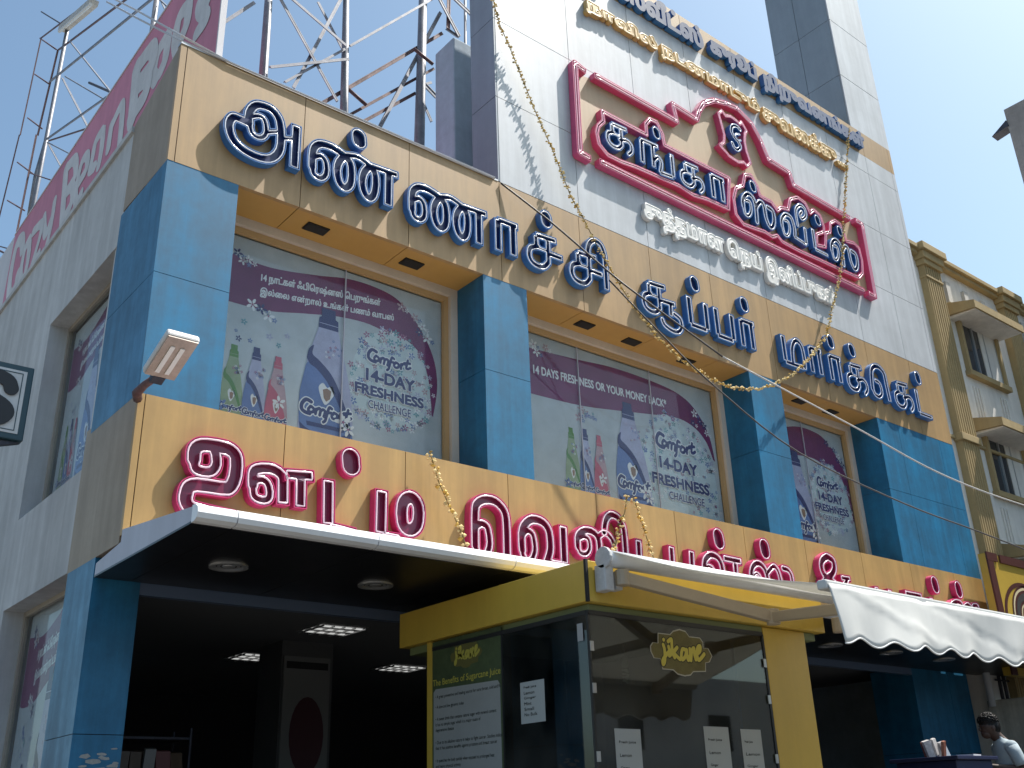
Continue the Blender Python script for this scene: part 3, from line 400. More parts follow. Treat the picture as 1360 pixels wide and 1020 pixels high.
for k in range(34):
    x=rg.uniform(2.66,2.97); z=rg.uniform(1.75,2.22); n=rg.randint(5,8); s=rg.uniform(.012,.05)
    tp.poly([[(min(2.985,max(2.62,x+s*1.7*rg.uniform(.5,1)*math.cos(6.283*j/n))),z+s*.55*rg.uniform(.4,1)*math.sin(6.283*j/n)) for j in range(n)]],lambda u,v:(u,.5785-.0002*(k%5),v))
tp.obj('torn_paper',mat('torn_paper_white',(.42,.42,.40),.8,noise=.2,scale=20),B)
pillar(14.95,XR,1.3,.8,3.54,vx=(16.0,),zs=(2.31,),y0=.585)
pillar(11.95,12.3,1.3,.8,3.54,zs=(2.31,),y0=.585)
# side wall with two recessed windows
SW=MB()
def swall(y0,y1,z0,z1): SW.box(XL+.012,XL+.31,y0,y1,z0,z1)
swall(1.16,12,7.0,8.35); swall(3.4,12,4.68,7.0); swall(1.33,12,3.72,4.68); swall(3.4,12,0,3.72); swall(1.1,3.4,0,.9)
SW.box(XL+.03,XL+.1,1.2,1.34,5.0,7.36)
SW.box(XL-.02,XL+.2,1.18,12,8.35,8.42)
SW.obj('side_wall',SIDE,B)
BW=MB(); BW.box(XL+.16,XR,.75,12,8.3,8.4); BW.box(XL+.2,XR-.02,11.8,12,0,8.3); BW.box(XR-.2,XR,.66,11.8,0,8.3); BW.obj('shell_wall',CONC,B)
rs=MB()
for z0,z1 in((4.68,7.0),(.9,3.72)):
    rs.box(XL+.215,XL+.26,3.35,3.4,z0,z1); rs.box(XL+.215,XL+.26,1.3,3.349,z1-.05,z1)
rs.obj('side_window_frame',mat('grey_beige_frame',(.36,.32,.27),.6,noise=.1),B)
# interior: floors, ceilings, dark room behind the glazing
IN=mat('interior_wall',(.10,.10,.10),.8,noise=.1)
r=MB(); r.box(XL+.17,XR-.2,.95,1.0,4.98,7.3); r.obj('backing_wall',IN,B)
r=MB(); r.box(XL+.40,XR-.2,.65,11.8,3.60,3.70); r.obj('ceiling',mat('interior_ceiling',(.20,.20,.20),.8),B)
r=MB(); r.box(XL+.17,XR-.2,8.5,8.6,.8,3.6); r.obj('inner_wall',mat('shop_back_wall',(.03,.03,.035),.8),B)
r=MB(); r.box(XL-.3,XR+.3,-3.2,11.7,0,.8); r.box(XL-.3,XR+.3,-3.5,-3.2,0,.53); r.box(XL-.3,XR+.3,-3.8,-3.5,.13,.27); r.obj('plinth',mat('granite_plinth',(.06,.055,.055),.3,noise=.2,scale=6),B)
lb=MB(); lb.box(3.0,14.95,.585,.66,3.43,3.54); lb.obj('lintel',mat('blue_grey_lintel',(.10,.14,.22),.3),B)
# windows of the sign band
def window(x0,x1,mull):
    t=MB(); t.box(x0,x1,.50,.59,7.235,7.331); t.box(x1-.10,x1-.002,.50,.59,5.0,7.234); t.obj('window_trim',TRIM,B)
    f=MB(); f.box(x0,x1-.101,.545,.60,7.17,7.233); f.box(x1-.165,x1-.102,.545,.60,5.0,7.169); fo=f.obj('window_frame',TANF,B)
    g=MB(); g.box(x0,x1-.166,.585,.590,4.98,7.168); g.obj('pane',GLS,fo)
    for q in mull: MB().box(q-.006,q+.006,.580,.594,4.98,7.168).obj('glass_joint',LGRY,fo)
    s=MB(); s.box(x0,x1,.06,.60,4.93,4.978); s.obj('window_sill',TAN2,B)
window(3.316,6.304,(4.86,)); window(6.951,11.049,(8.27,9.60)); window(11.771,14.269,(13.02,))
# tower sign wall
TS=[7.9,9.18,10.46,11.74,13.02,14.31,15.58,16.5]
panels('sign_wall',WHT,6.6,XR,0,.5,8.70,12.925,TS,(9.98,11.25,12.53),.009)
panels('sign_wall_top',TAN,6.6,XR,.001,.5,12.93,13.5,TS)
tl=MB()
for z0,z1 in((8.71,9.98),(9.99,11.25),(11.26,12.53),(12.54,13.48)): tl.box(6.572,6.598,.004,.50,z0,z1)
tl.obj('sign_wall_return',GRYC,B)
pr=MB()
for z0,z1 in((13.5,14.72),(14.73,16.1),(16.11,17.6),(17.61,19.1)):
    pr.box(15.28,XR,0.002,.03,z0+(.004 if z0>13.6 else 0),z1,1)
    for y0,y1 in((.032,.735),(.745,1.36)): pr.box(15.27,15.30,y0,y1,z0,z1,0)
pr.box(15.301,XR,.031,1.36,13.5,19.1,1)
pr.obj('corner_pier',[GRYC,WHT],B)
p=MB(); p.box(6.66,7.9,1.0,1.45,8.4,11.7); p.obj('roof_pier',CONC,B,bevel=.02)
dp=MB(); dp.tube([(XR+.10,.3,3.0),(XR+.10,.3,10.6)],.055,n=10); dp.obj('drain_pipe',SIDE,B,smooth=True)
# parapet coping of upper fascia
cp=MB(); cp.box(XL-.004,6.56,-.006,.09,8.692,8.715); cp.obj('coping',ALUM,B)
# canopy
ca_=MB()
prof=[(.55,3.54),(-1.44,3.54),(-1.475,3.555),(-1.49,3.585),(-1.48,3.62),(-1.44,3.64),(-.02,3.80),(-.002,3.80),(-.002,3.70),(.55,3.64)]
ca_.prism(prof,'x',XL,17.6,0); ca_.obj('canopy',[LGRY],B)
bn=MB(); xs=[XL-.006,2.9,4.05,5.4,6.75,8.1,9.45,10.8,12.15,13.5,14.85,16.2,17.61]
bp=[(-1.40,3.530),(-1.45,3.532),(-1.49,3.55),(-1.505,3.585),(-1.495,3.625),(-1.45,3.652),(-1.40,3.655)]
for a,b in zip(xs[:-1],xs[1:]): bn.prism(bp,'x',a+.005,b-.005)
bn.obj('canopy_edge',BULL,B)
un=MB()
for a,b in zip(xs[:-1],xs[1:]): un.box(a+.003,b-.003,-1.40,.55,3.524,3.5395)
un.obj('canopy_soffit',BLK,B)
dlr=None
for x,y in [(3.35,-.38),(4.72,-.38),(11.65,-.25),(13.04,-.26),(14.43,-.25)]:
    if dlr is None:
        mb=MB(); a=[(.155*math.cos(t*math.pi/12),.155*math.sin(t*math.pi/12)) for t in range(24)]; b=[(p*.78,q*.78) for p,q in a]
        f1=lambda u,v:(u,v,-.016); f2=lambda u,v:(u,v,0)
        mb.poly([a,b],f1); mb.wall(a,f2,f1); mb.wall(b,f1,lambda u,v:(u*.8,v*.8,.0)); c=[(p*.6,q*.6) for p,q in a]
        mb.poly([c,[(p*.42,q*.42) for p,q in a]],lambda u,v:(u,v,-.006)); mb.poly([b],lambda u,v:(u,v,-.002),1); mb.ico((0,0,-.004),.055,.055,.012,0)
        dlr=mb.obj('downlight',[ALUM,DARK],B,origin=(0,0,0),smooth=False); dlr.location=Vector((x,y,3.524))-WLOC[B.name]
    else: copy_part(dlr,B,(x,y,3.524))
# ceiling louvre lamps inside the shop
LAMP=mat('lit_tube',(1,1,.97),.5,emit=.32)
for i,(x,y) in enumerate([(5.71,2.1),(5.85,4.3),(8.07,4.36),(7.9,2.3),(10.5,3.0)]):
    mb=MB(); mb.box(x-.29,x+.29,y-.3,y+.3,3.585,3.599,0); LE=.15
    for k in range(3): mb.box(x-.26,x+.26,y-.22+.19*k,y-.18+.19*k,3.575,3.584,1)
    for k in range(5): mb.box(x-.27+.13*k,x-.262+.13*k,y-.29,y+.29,3.562,3.58,0)
    tag(mb.obj('ceiling_lamp',[ALUM,LAMP]),['lit louvred ceiling lamp nearest the canopy, left of the banner pillar','lit louvred ceiling lamp deep inside behind the left lamp','lit louvred ceiling lamp deep inside, right of the banner pillar','louvred ceiling lamp hidden behind the kiosk roof','louvred ceiling lamp behind the glass kiosk'][i],'lamp','ceiling lamps inside the shop')
# inside pillars
mb=MB(); mb.box(5.58,6.25,3.02,3.6,.8,3.6); mb.obj('inner_pillar',IN,B)
mb=MB(); mb.box(13.4,14.0,2.0,2.6,.8,3.6); mb.obj('inner_pillar',mat('brown_pillar',(.16,.13,.10),.7),B)
bnr=MB(); bnr.box(5.6,6.2,2.985,3.0,.9,3.42,0); bnr.box(5.63,6.17,2.980,2.984,3.28,3.36,1); bnr.poly([[(5.92+.22*math.cos(t*.2618),2.55+.42*math.sin(t*.2618)) for t in range(24)]],lambda u,v:(u,2.981,v),2)
for k in range(7): bnr.box(5.65,5.65+.2+.3*random.random(),2.980,2.984,1.9-.11*k,1.94-.11*k,1)
tag(bnr.obj('hanging_banner',[mat('banner_paper',(.17,.17,.16),.7),DARK,mat('banner_maroon',(.05,.006,.012),.6)]),'tall pale banner with a maroon oval hung on the pillar inside the shop','banner')
tv=MB(); tv.box(4.15,4.62,6.1,6.16,2.78,3.08,0); tv.box(4.18,4.59,6.09,6.099,2.81,3.05,1); tag(tv.obj('wall_screen',[DARK,mat('screen_blue',(.25,.40,.5),.3,emit=.35)]),'small lit screen hanging deep in the dark shop','screen')
# shelf with packets at the left edge of the doorway
sh=empty('display_shelf',(3.2,1.4,.8),'wire shelf of snack packets just inside the doorway by the left pillar','shelf')
s1=MB()
for z in(1.2,1.6,2.0,2.35): s1.box(3.1,3.9,1.4,1.8,z,z+.02)
for x in(3.1,3.9):
    for y in(1.4,1.8): s1.tube([(x,y,.8),(x,y,2.45)],.012)
s1.obj('rack',DSTEEL,sh)
pk=MB()
pms=[mat('packet_red',(.12,.02,.02),.4),mat('packet_white',(.22,.21,.2),.4),mat('packet_brown',(.08,.05,.03),.4)]
for z in(1.22,1.62,2.02):
    for k in range(6):
        for j in range(2): x=3.15+.125*k; pk.obox((x+.03,1.46+.13*j,z+.12+random.random()*.03),(.045+.02*random.random(),.03*random.random()-.015,0),(0,.02,.006),(.03*random.random()-.015,0,.08+.03*random.random()),random.randrange(3))
pk.obj('packets',pms,sh)['kind']='stuff'
# ================================================================ letter signs
def channel(loops_out,g,org,depth,name,parent,mats,t=.008,recess=.035,tube_off=.022,tube_r=.0072,tube_mat=None,solid=False,lev=0):
    """open-faced channel letter: returns, rim, recessed face, and neon tube as a sub-part"""
    mb=MB(); fo=lambda y:(lambda u,v:(u,y,v))
    lo=loops_out; li=contour(g,lev-t)
    for l in lo: mb.wall(l,fo(0),fo(-depth),0)
    if solid: mb.poly(lo,fo(-depth),1)
    else:
        for l in li: mb.wall(l,fo(-depth),fo(-recess),0)
        mb.poly(lo+li,fo(-depth),0); mb.poly(lo,fo(-recess),1)
    o=mb.obj(name,mats,parent,origin=(0,0,0)); 
    tb=None
    if tube_mat:
        tm=MB()
        for l in contour(g,lev-tube_off,.002):
            if len(l)<6: continue
            tm.tube([(p[0],-depth+.006,p[1]) for p in l],tube_r,n=6,closed=True,up=(0,1,0))
        if tm.v: tb=tm.obj('neon_tube',[tube_mat],None,origin=(0,0,0),smooth=True)
    return o,tb
_made={}
def put(key,strokes,org,parent,mats,tube,name='letter',y=-.004,depth=.09,sc=1.0,solid=False,**kw):
    k=(key,sc,tube.name)
    world=Vector((org[0],y,org[1]))
    if k in _made:
        o0,t0=_made[k]; o=o0.copy(); COL.objects.link(o); t=t0.copy() if t0 else None
        if t: COL.objects.link(t)
    else:
        st=[(a,r*sc,[(p[0]*sc,p[1]*sc) for p in P]) for a,r,P in strokes]
        g=sdf_strokes(st,.0075,.02); lo=contour(g,0)
        o,t=channel(lo,g,org,depth,name,parent,mats,tube_mat=tube,solid=solid,**kw); _made[k]=(o,t)
    o.parent=parent; o.location=world-WLOC[parent.name]; WLOC[o.name]=world
    if t: t.parent=o; t.location=(0,0,0)
    return o
def gl(keys): return [s for k in keys for s in shift(k)]
def shift(k): return GLYPH[k]
# combos stored relative to their own origins: move the added stroke sets into the frame of the first
ORG={'i':(7.699,8.11),'uu':(8.962,8.086),'khook':(14.191,8.191)}
def combo(keys): return [s for k in keys for s in GLYPH[k]]
S1=empty('neon_letter_sign',(9,0,7.6),'row of large blue channel letters outlined in white neon on the upper tan fascia','sign')
for ks,o in BLUE: put('blue'+'+'.join(ks),combo(ks),o,S1,[BRET,NAVY],TUBE)
DOT=[('c',.105,[(0,-.03),(0,.03)])]
dsh=lambda s:[('c',s*.088,[(.004,-.028*s/1.0),(-.004,.028*s)])]
for o in BDOT: put('bdot',dsh(1.15),o,S1,[BRET,NAVY],TUBE,name='letter_dot')
S2=empty('neon_letter_sign',(9,0,4),'row of large crimson channel letters outlined in pink neon above the entrance canopy','sign')
for ks,o in PINK: put('pink'+'+'.join(ks),combo(ks),o,S2,[PRET,PFACE],PTUBE,tube_off=.024,tube_r=.0095)
for o in PDOT: put('pdot',dsh(1.28),o,S2,[PRET,PFACE],PTUBE,name='letter_dot')
S3=empty('logo_sign',(11.5,0,9.6),'stepped pink neon frame holding blue letters and a shield emblem on the white sign wall','sign')
for ks,o,sc in LOGO: put('logo'+'+'.join(ks),combo(ks),o,S3,[BRET,NAVY],TUBE,sc=sc,y=-.03,tube_r=.009)
for o in LDOT: put('ldot',dsh(1.0),o,S3,[BRET,NAVY],TUBE,name='letter_dot',y=-.03)
put('emb',GLYPH['S'],EMB,S3,[BRET,NAVY],TUBE,name='emblem_letter',y=-.03,tube_off=.014,tube_r=.008)
PINKF=mat('pink_frame_channel',(.62,.085,.21),.35,noise=.1,scale=8,coat=.2); PTUB2=mat('pink_frame_tube',(.90,.45,.55),.2,coat=.6)
PINKI=mat('pink_frame_inside',(.42,.04,.13),.4,noise=.1,scale=8)
for kind,P in FRAMES:
    r={'f':.052,'x':.036,'s':.03}[kind]
    if kind=='f': st=[('f',r,P)]+[('c',r,[q]) for q in P[1:-1]]
    else: st=[('c',r,[a,b]) for a,b in zip(P[:-1],P[1:])]
    if kind!='f':
        Q=catmull(P,3) if kind=='x' and False else P; st=[('c',r,[a,b]) for a,b in zip(Q[:-1],Q[1:])]
    g=sdf_strokes(st,.0085,.02); lo=contour(g,0)
    if kind=='f': o,t=channel(lo,g,None,.10,'frame_channel',S3,[PINKF,PINKI],tube_off=.030,tube_r=.012,tube_mat=PTUB2)
    else: o,t=channel(lo,g,None,.10,'outline_channel' if kind=='x' else 'emblem_outline',S3,[PINKF,PINKI],tube_off=.020,tube_r=.009,tube_mat=PTUB2)
    o.location=Vector((0,-.005,0))-WLOC[S3.name]
    if t: t.parent=o; t.location=(0,0,0)
fb=[FRAMES[0][1][1],FRAMES[0][1][0]]+FRAMES[1][1]+FRAMES[2][1][:3]+[FRAMES[0][1][2]]
bk=MB(); bk.poly([fb],lambda u,v:(u,-.006,v)); bk.wall(fb,lambda u,v:(u,-.006,v),lambda u,v:(u,-.001,v)); bk.obj('backing_panel',mat('beige_backing',(.46,.335,.20),.5,streak=.12),S3)
# small lettering rows from glyph outlines
def row(words,parent,mats,tube,off,depth,tr,res=.0065,toff=.012,y=-.004,solid=True,twin=0):
    for s,x0,x1,z0,z1 in words:
        polys=font_polys(s,.5); P=[p for l in polys for p in l]; a,b=min(p[0] for p in P),max(p[0] for p in P); c,d=min(p[1] for p in P),max(p[1] for p in P)
        sx=(x1-x0-2*off)/(b-a); sz=(z1-z0-2*off)/(d-c)
        polys=[[((p[0]-a)*sx+x0+off,(p[1]-c)*sz+z0+off) for p in l] for l in polys]
        g=sdf_polys(polys,res,off+.015); lo=contour(g,off)
        org=Vector((x0,y,z0)); lo2=lo
        o,t=channel(lo2,g,None,depth,'word',parent,mats,tube_mat=tube,tube_off=toff,tube_r=tr,solid=solid,lev=off,recess=.03)
        o.location=Vector((0,y,0))-WLOC[parent.name]
        if t: t.parent=o; t.location=(0,0,0); t.name=t.data.name=('neon_tube' if tube is TUBE else 'raised_line')
S4=empty('neon_letter_sign',(12,0,12.95),'line of blue neon letters along the tan strip at the top of the sign wall','sign')
row([('கங்கா',7.0,8.75,12.88,13.36),('ஸ்வீட்ஸ்',8.98,10.90,12.93,13.40),('குரூப்',11.06,12.28,12.91,13.38),('நிறுவனங்கள்',12.44,15.50,12.87,13.38)],S4,[BRET,NAVY],TUBE,.026,.09,.0045,toff=.013)
S5=empty('puffy_letter_sign',(11,0,12.3),'line of raised golden letters ending in dots on the white sign wall','sign')
row([('நாவில்',8.25,9.76,12.24,12.58),('நடனமாடும்',9.82,12.24,12.22,12.60),('சுவைக்கு....',12.28,14.76,12.22,12.62)],S5,[GOLD,GOLD],GOLD,.030,.07,.012,toff=.016)
S6=empty('puffy_letter_sign',(11,0,9.1),'line of raised white letters under the pink framed logo sign','sign')
row([('சுத்தமான',9.08,10.79,8.98,9.46),('நெய்'.replace('நெ','ெந'),10.84,11.68,8.98,9.46),('இனிப்புகள்',11.74,13.58,8.96,9.46)],S6,[WLET,WLET],WLET,.030,.06,.011,toff=.016)
# ================================================================ window posters
PM=[mat('poster_sky',(.52,.56,.61),.5,noise=.16,scale=.9),mat('poster_purple',(.19,.028,.125),.45,noise=.18,scale=1.5),mat('poster_pale_aqua',(.58,.66,.70),.5,noise=.12,scale=2),
 mat('poster_white',(.80,.80,.84),.5),mat('poster_navy',(.035,.04,.16),.45),mat('poster_blue',(.13,.20,.46),.45,noise=.15,scale=3),mat('poster_lilac',(.45,.45,.64),.45,noise=.15,scale=4),
 mat('poster_green',(.10,.24,.06),.45),mat('poster_pale_green',(.30,.38,.24),.45,noise=.15,scale=5),mat('poster_pink',(.52,.10,.17),.45),mat('poster_pale_pink',(.50,.33,.38),.45,noise=.15,scale=5),mat('poster_teal',(.14,.34,.40),.5),mat('poster_rose',(.35,.12,.24),.5),mat('poster_skin',(.30,.18,.13),.5)]
SKY_,PUR,AQU,WH,NV,BL,LIL,GR,PGR,PK,PPK,TEAL,ROSE,SKN=range(14)
CAPN=[(.33,1),(.60,1),(.61,.93),(.66,.92),(.67,.84),(.29,.84),(.30,.92),(.34,.93)]
BODY=[(.29,.84),(.67,.84),(.74,.72),(.84,.58),(.94,.40),(1,.22),(1,.06),(.96,0),(.04,0),(0,.06),(0,.26),(.05,.44),(.14,.62),(.22,.74)]
def art(fn,x0,x1,dx,eng,rng,big=1.0,flx=None,no_small=False):
    mb=MB()
    def P(loops,m,l): mb.poly(loops,lambda u,v:fn(u,v,l),m)
    clip=lambda L:[(min(max(p[0],x0),x1),min(max(p[1],4.985),7.165)) for p in L]
    P([[(x0,4.985),(x1,4.985),(x1,7.165),(x0,7.165)]],SKY_,0)
    X=lambda x:x+dx
    def flower(cx,cz,r,m,l,n=5):
        a0=rng.random()*6
        for k in range(n):
            t=a0+k*6.283/n; c,s=math.cos(t),math.sin(t)
            L=[(cx+r*(a*c-b*s),cz+r*(a*s+b*c)) for a,b in((.08,0),(.5,.24),(.95,.16),(1.05,0),(.95,-.16),(.5,-.24))]
            if all(x0<p[0]<x1 and 4.99<p[1]<7.1 for p in L): P([L],m,l)
        if x0<cx-r*.2 and cx+r*.2<x1: P([[(cx+r*.16*math.cos(t),cz+r*.16*math.sin(t)) for t in (0,1,2,3,4,5)]],ROSE if m==WH else WH,l+1)
    def bottle(bx0,bx1,z0,z1,cap,body,lower,sw,l):
        f=lambda L:clip([(bx0+(bx1-bx0)*u,z0+(z1-z0)*v) for u,v in L])
        P([f(BODY)],body,l); P([f(CAPN)],cap,l)
        P([f(catmull([(.01,.10),(.0,.30),(.06,.46),(.12,.55),(.30,.56),(.55,.47),(.75,.34),(.92,.16),(.95,.02),(.04,.01)],4))],lower,l+1)
        P([f(catmull([(.10,.58),(.13,.65),(.22,.69),(.20,.62),(.34,.58),(.56,.50),(.74,.38),(.95,.17),(.90,.16),(.70,.30),(.50,.43),(.30,.51),(.16,.54),(.10,.58)],4))],sw,l+2)
        P([f([(.30,.88),(.67,.88),(.67,.875),(.30,.875)])],body,l+1)
        P([f(catmull([(.40,.30),(.34,.38),(.42,.42),(.50,.39),(.58,.41),(.64,.36),(.55,.29),(.47,.26),(.40,.30)],3))],WH,l+2)
        P([f([(.44,.31),(.42,.37),(.50,.385),(.58,.37),(.56,.31),(.49,.285)])],SKN,l+3)
        P([f(catmull([(.02,.10),(.2,.055),(.5,.04),(.8,.055),(.98,.10),(.9,.02),(.5,.0),(.1,.02),(.02,.10)],3))],sw,l+2)
        P([f([(.14,.115),(.86,.115),(.84,.085),(.16,.085)])],sw,l+3)
        comfort(bx0+(bx1-bx0)*.05,bx0+(bx1-bx0)*.97,z0+(z1-z0)*.13,l+4,True)
        for k in range(14): flower(bx0+(bx1-bx0)*(.45+.4*rng.random()),z0+(z1-z0)*(.62+.14*rng.random()),.016,[ROSE,BL,WH][k%3],l+3)
    def comfort(a,b,z,l,halo):
        w=b-a; st=[('c',w*(.028 if i else .036),[(a+p[0]*w,z+p[1]*w*.85) for p in S]) for i,S in enumerate(CFT)]
        g=sdf_strokes(st,max(.0035,w*.009),.03)
        if halo: P([clip(q) for q in contour(g,w*.022)],WH,l)
        P([clip(q) for q in contour(g,0,.0006)],NV,l+1)
    def text(s,a,b,z0,z1,m,l,off=.0,slope=0,halo=0):
        polys=font_polys(s,.3); Q=[p for q in polys for p in q]; u0,u1=min(p[0] for p in Q),max(p[0] for p in Q); w0,w1=min(p[1] for p in Q),max(p[1] for p in Q)
        polys=[[(a+off+(p[0]-u0)/(u1-u0)*(b-a-2*off),z0+off+(p[1]-w0)/(w1-w0)*(z1-z0-2*off)) for p in q] for q in polys]
        g=sdf_polys(polys,.0038,off+halo+.012); sh=lambda q:clip([(p[0],p[1]+slope*(p[0]-a)) for p in q])
        if halo: P([sh(q) for q in contour(g,off+halo)],WH,l)
        P([sh(q) for q in contour(g,off,.0006)],m,l+1)
    # ribbon
    if eng: top=[(7.3,6.97),(7.5,6.96),(8.2,7.0),(9.0,7.06),(9.9,7.03),(10.35,6.93),(10.62,6.72),(10.78,6.45),(10.84,6.1)]; bot=[(10.80,6.12),(10.70,6.35),(10.5,6.52),(10.2,6.60),(9.82,6.57),(9.03,6.46),(8.3,6.37),(7.48,6.34),(7.3,6.34)]; dd=0
    else: top=[(3.36,6.95),(3.57,6.94),(3.99,6.92),(4.5,7.0),(4.9,7.085),(5.26,7.09),(5.56,7.02),(5.83,6.78),(6.03,6.45),(6.09,6.1),(6.03,5.71)]; bot=[(6.01,5.73),(5.99,5.95),(5.86,6.19),(5.62,6.45),(5.28,6.6),(4.86,6.6),(4.4,6.51),(4.0,6.42),(3.56,6.40),(3.36,6.42)]; dd=dx
    L=[(p[0]+dd,p[1]) for p in catmull(top,5)+catmull(bot,5)]
    P([clip(L)],PUR,1)
    # grey shade patch behind the bottle is a printed photo of cloth
    # splash of flowers
    if eng: sp=[(9.86,6.62),(10.25,6.5),(10.6,6.3),(10.78,5.95),(10.8,5.4),(10.6,5.0),(9.6,4.99),(9.4,5.4),(9.38,5.9),(9.5,6.3)]
    else: sp=[(X(a),b) for a,b in[(5.42,6.60),(5.65,6.56),(5.86,6.42),(5.98,6.08),(5.97,5.7),(5.8,5.55),(5.5,5.45),(5.19,5.48),(5.0,5.66),(4.96,5.9),(5.02,6.2),(5.16,6.46)]]
    spc=catmull(sp+[sp[0]],4); P([clip(spc)],AQU,2)
    cx=sum(p[0] for p in sp)/len(sp); cz=sum(p[1] for p in sp)/len(sp)
    for k in range(230 if eng else 170):
        i=rng.randrange(len(spc)); t=rng.random()**.45; px=cx+(spc[i][0]-cx)*t; pz=cz+(spc[i][1]-cz)*t
        flower(px,pz,.018+.028*rng.random(),rng.choice([TEAL,BL,ROSE,WH,WH,LIL,AQU,PPK]),3+k%2*2)
    for k in range(60):
        i=rng.randrange(len(spc)); px,pz=spc[i]; flower(px+rng.gauss(0,.02),pz+rng.gauss(0,.02),.02+.025*rng.random(),rng.choice([TEAL,BL,ROSE,WH,LIL]),4)
    # ribbon flowers
    for fx,fz in ([(7.55,7.02),(7.6,6.93),(7.75,7.03),(8.3,6.33),(8.38,6.28),(8.26,6.2),(10.5,6.75),(10.6,6.65),(10.68,6.6),(10.45,6.6),(10.72,6.5)] if eng else [(X(a),b) for a,b in[(3.62,6.97),(3.74,6.93),(3.68,6.9),(3.82,6.44),(3.92,6.42),(4.0,6.36),(5.6,6.95),(5.78,6.87),(5.88,6.78),(5.95,6.65),(5.84,6.7)]]):
        flower(fx,fz,.05+.02*rng.random(),rng.choice([WH,WH,NV,PPK]),6); flower(fx+.07,fz-.03,.03,rng.choice([WH,BL]),6)
    bx=8.86 if eng else X(4.40)
    if not no_small:
        sx=(7.98,.26,.235) if eng else (X(3.55),.25,.235)
        a,w,stp=sx
        zt=6.03 if eng else 5.95
        bottle(a,a+w,5.14,zt,GR,PGR,PGR,GR,8)
        bottle(a+stp,a+stp+w,5.12,zt+.03,NV,LIL,BL,NV,16)
        bottle(a+2*stp,a+2*stp+w,5.11,zt-.01,PK,PPK,PK,PK,24)
        for k in range(7): flower(a+.1+.6*rng.random(),zt+.06+.22*rng.random(),.02+.02*rng.random(),rng.choice([NV,BL,LIL,TEAL]),8)
        flower(a+.62,5.45,.07,WH,33); flower(a+.03,5.3,.06,BL,33)
    bottle(bx-.01,bx+.61,5.16,6.64 if not eng else 6.60,NV,LIL,BL,NV,16)
    flower(bx+.5,5.40,.10,WH,24); flower(bx+.56,5.33,.08,WH,24)
    if eng:
        comfort(9.66,10.42,6.02,26,True); text('14-DAY',9.67,10.42,5.80,5.97,NV,28,.011,halo=.008); text('FRESHNESS',9.50,10.63,5.56,5.72,NV,28,.010,halo=.008); text('CHALLENGE',9.80,10.50,5.39,5.50,NV,28,.003,halo=.008)
        text('14 DAYS FRESHNESS OR YOUR MONEY BACK*',7.53,9.93,6.62,6.745,WH,6,.004,.035)
    else:
        comfort(X(5.18),X(5.72),6.12,26,True); text('14-DAY',X(5.15),X(5.78),5.94,6.085,NV,28,.009,halo=.007); text('FRESHNESS',X(5.02),X(5.90),5.77,5.895,NV,28,.008,halo=.007); text('CHALLENGE',X(5.19),X(5.73),5.63,5.725,NV,28,.002,halo=.008)
        if not no_small:
            text('14 நாட்கள் ஃபிெரஷ்னஸ் ெபறுங்கள்',X(3.89),X(5.32),6.70,6.83,WH,6,.0035,.10); text('இல்ைல என்றால் உங்கள் பணம் வாபஸ்',X(3.89),X(5.50),6.545,6.665,WH,6,.003,.105)
    return mb
def front(u,v,l): return (u,.612-l*.0004,v)
tag(art(front,3.32,6.15,0,False,random.Random(3)).obj('window_poster',PM),'window poster with Tamil text on a purple ribbon, in the window nearest the corner','poster')
tag(art(front,6.955,10.89,0,True,random.Random(5)).obj('window_poster',PM),'widest window poster, with the English money back ribbon, in the middle window above the entrance','poster')
tag(art(front,11.78,14.11,8.07,False,random.Random(8),no_small=True).obj('window_poster',PM),'narrow window poster with one cut off bottle, in the rightmost window of the band','poster')
sidef=lambda u,v,l:(XL+.285-l*.0004,3.32-(u-3.33)*.70,v-.24)
tag(art(sidef,3.34,6.2,0,False,random.Random(11)).obj('window_poster',PM),'window poster seen edge-on in the upper recessed window of the shaded side wall','poster')
sidel=lambda u,v,l:(XL+.285-l*.0004,3.32-(u-3.33)*.70,(v-4.98)*1.27+.95)
tag(art(sidel,3.34,6.2,0,False,random.Random(12)).obj('window_poster',PM),'window poster in the lower side wall window beside the bottom blue pillar','poster')
sg=MB(); sg.box(XL+.235,XL+.24,1.25,3.345,4.7,6.945); sg.obj('side_pane',GLS,B)
sg=MB(); sg.box(XL+.235,XL+.24,1.31,3.345,.92,3.665); sg.obj('side_pane',GLS,B)
bkp=MB(); bkp.box(XL+.30,XL+.309,1.345,3.399,.901,6.999); bkp.obj('backing_wall',IN,B)
# ================================================================ billboard and roof steel
bb=empty('roof_billboard',(3.02,4,8.4),'faded pink roof billboard with big white lettering along the side wall','billboard')
m_=MB(); m_.box(3.0,3.05,.12,8.4,8.42,10.80,0); m_.box(3.0,3.05,8.405,13,8.42,10.80,1); m_.box(2.992,3.058,.09,.118,8.42,10.82,1); m_.box(2.99,3.06,.12,8.4,10.802,10.83,1)
m_.obj('panel',[mat('faded_pink_vinyl',(.62,.22,.31),.6,streak=.12,noise=.10,scale=.6),mat('pale_vinyl',(.62,.60,.62),.6,streak=.1)],bb)
cur=None; groups=[]
for k,r,P in BBL:
    if groups and groups[-1][0]==k and k!='' and abs(P[0][0]-groups[-1][1][-1][2][0][0])<1.2: groups[-1][1].append(('c',r,P))
    else: groups.append((k,[('c',r,P)]))
VIN=mat('white_vinyl_letter',(.66,.64,.64),.6,streak=.15,noise=.1)
for k,st in groups:
    g=sdf_strokes([(a,rr*1.2,P) for a,rr,P in st],.02,.03); lp=contour(g,0,.004); q=MB(); bi=groups.index((k,st))
    q.poly(lp,lambda u,v:(2.997-.0015*(bi%3),-u,v)); q.obj('letter',VIN,bb)
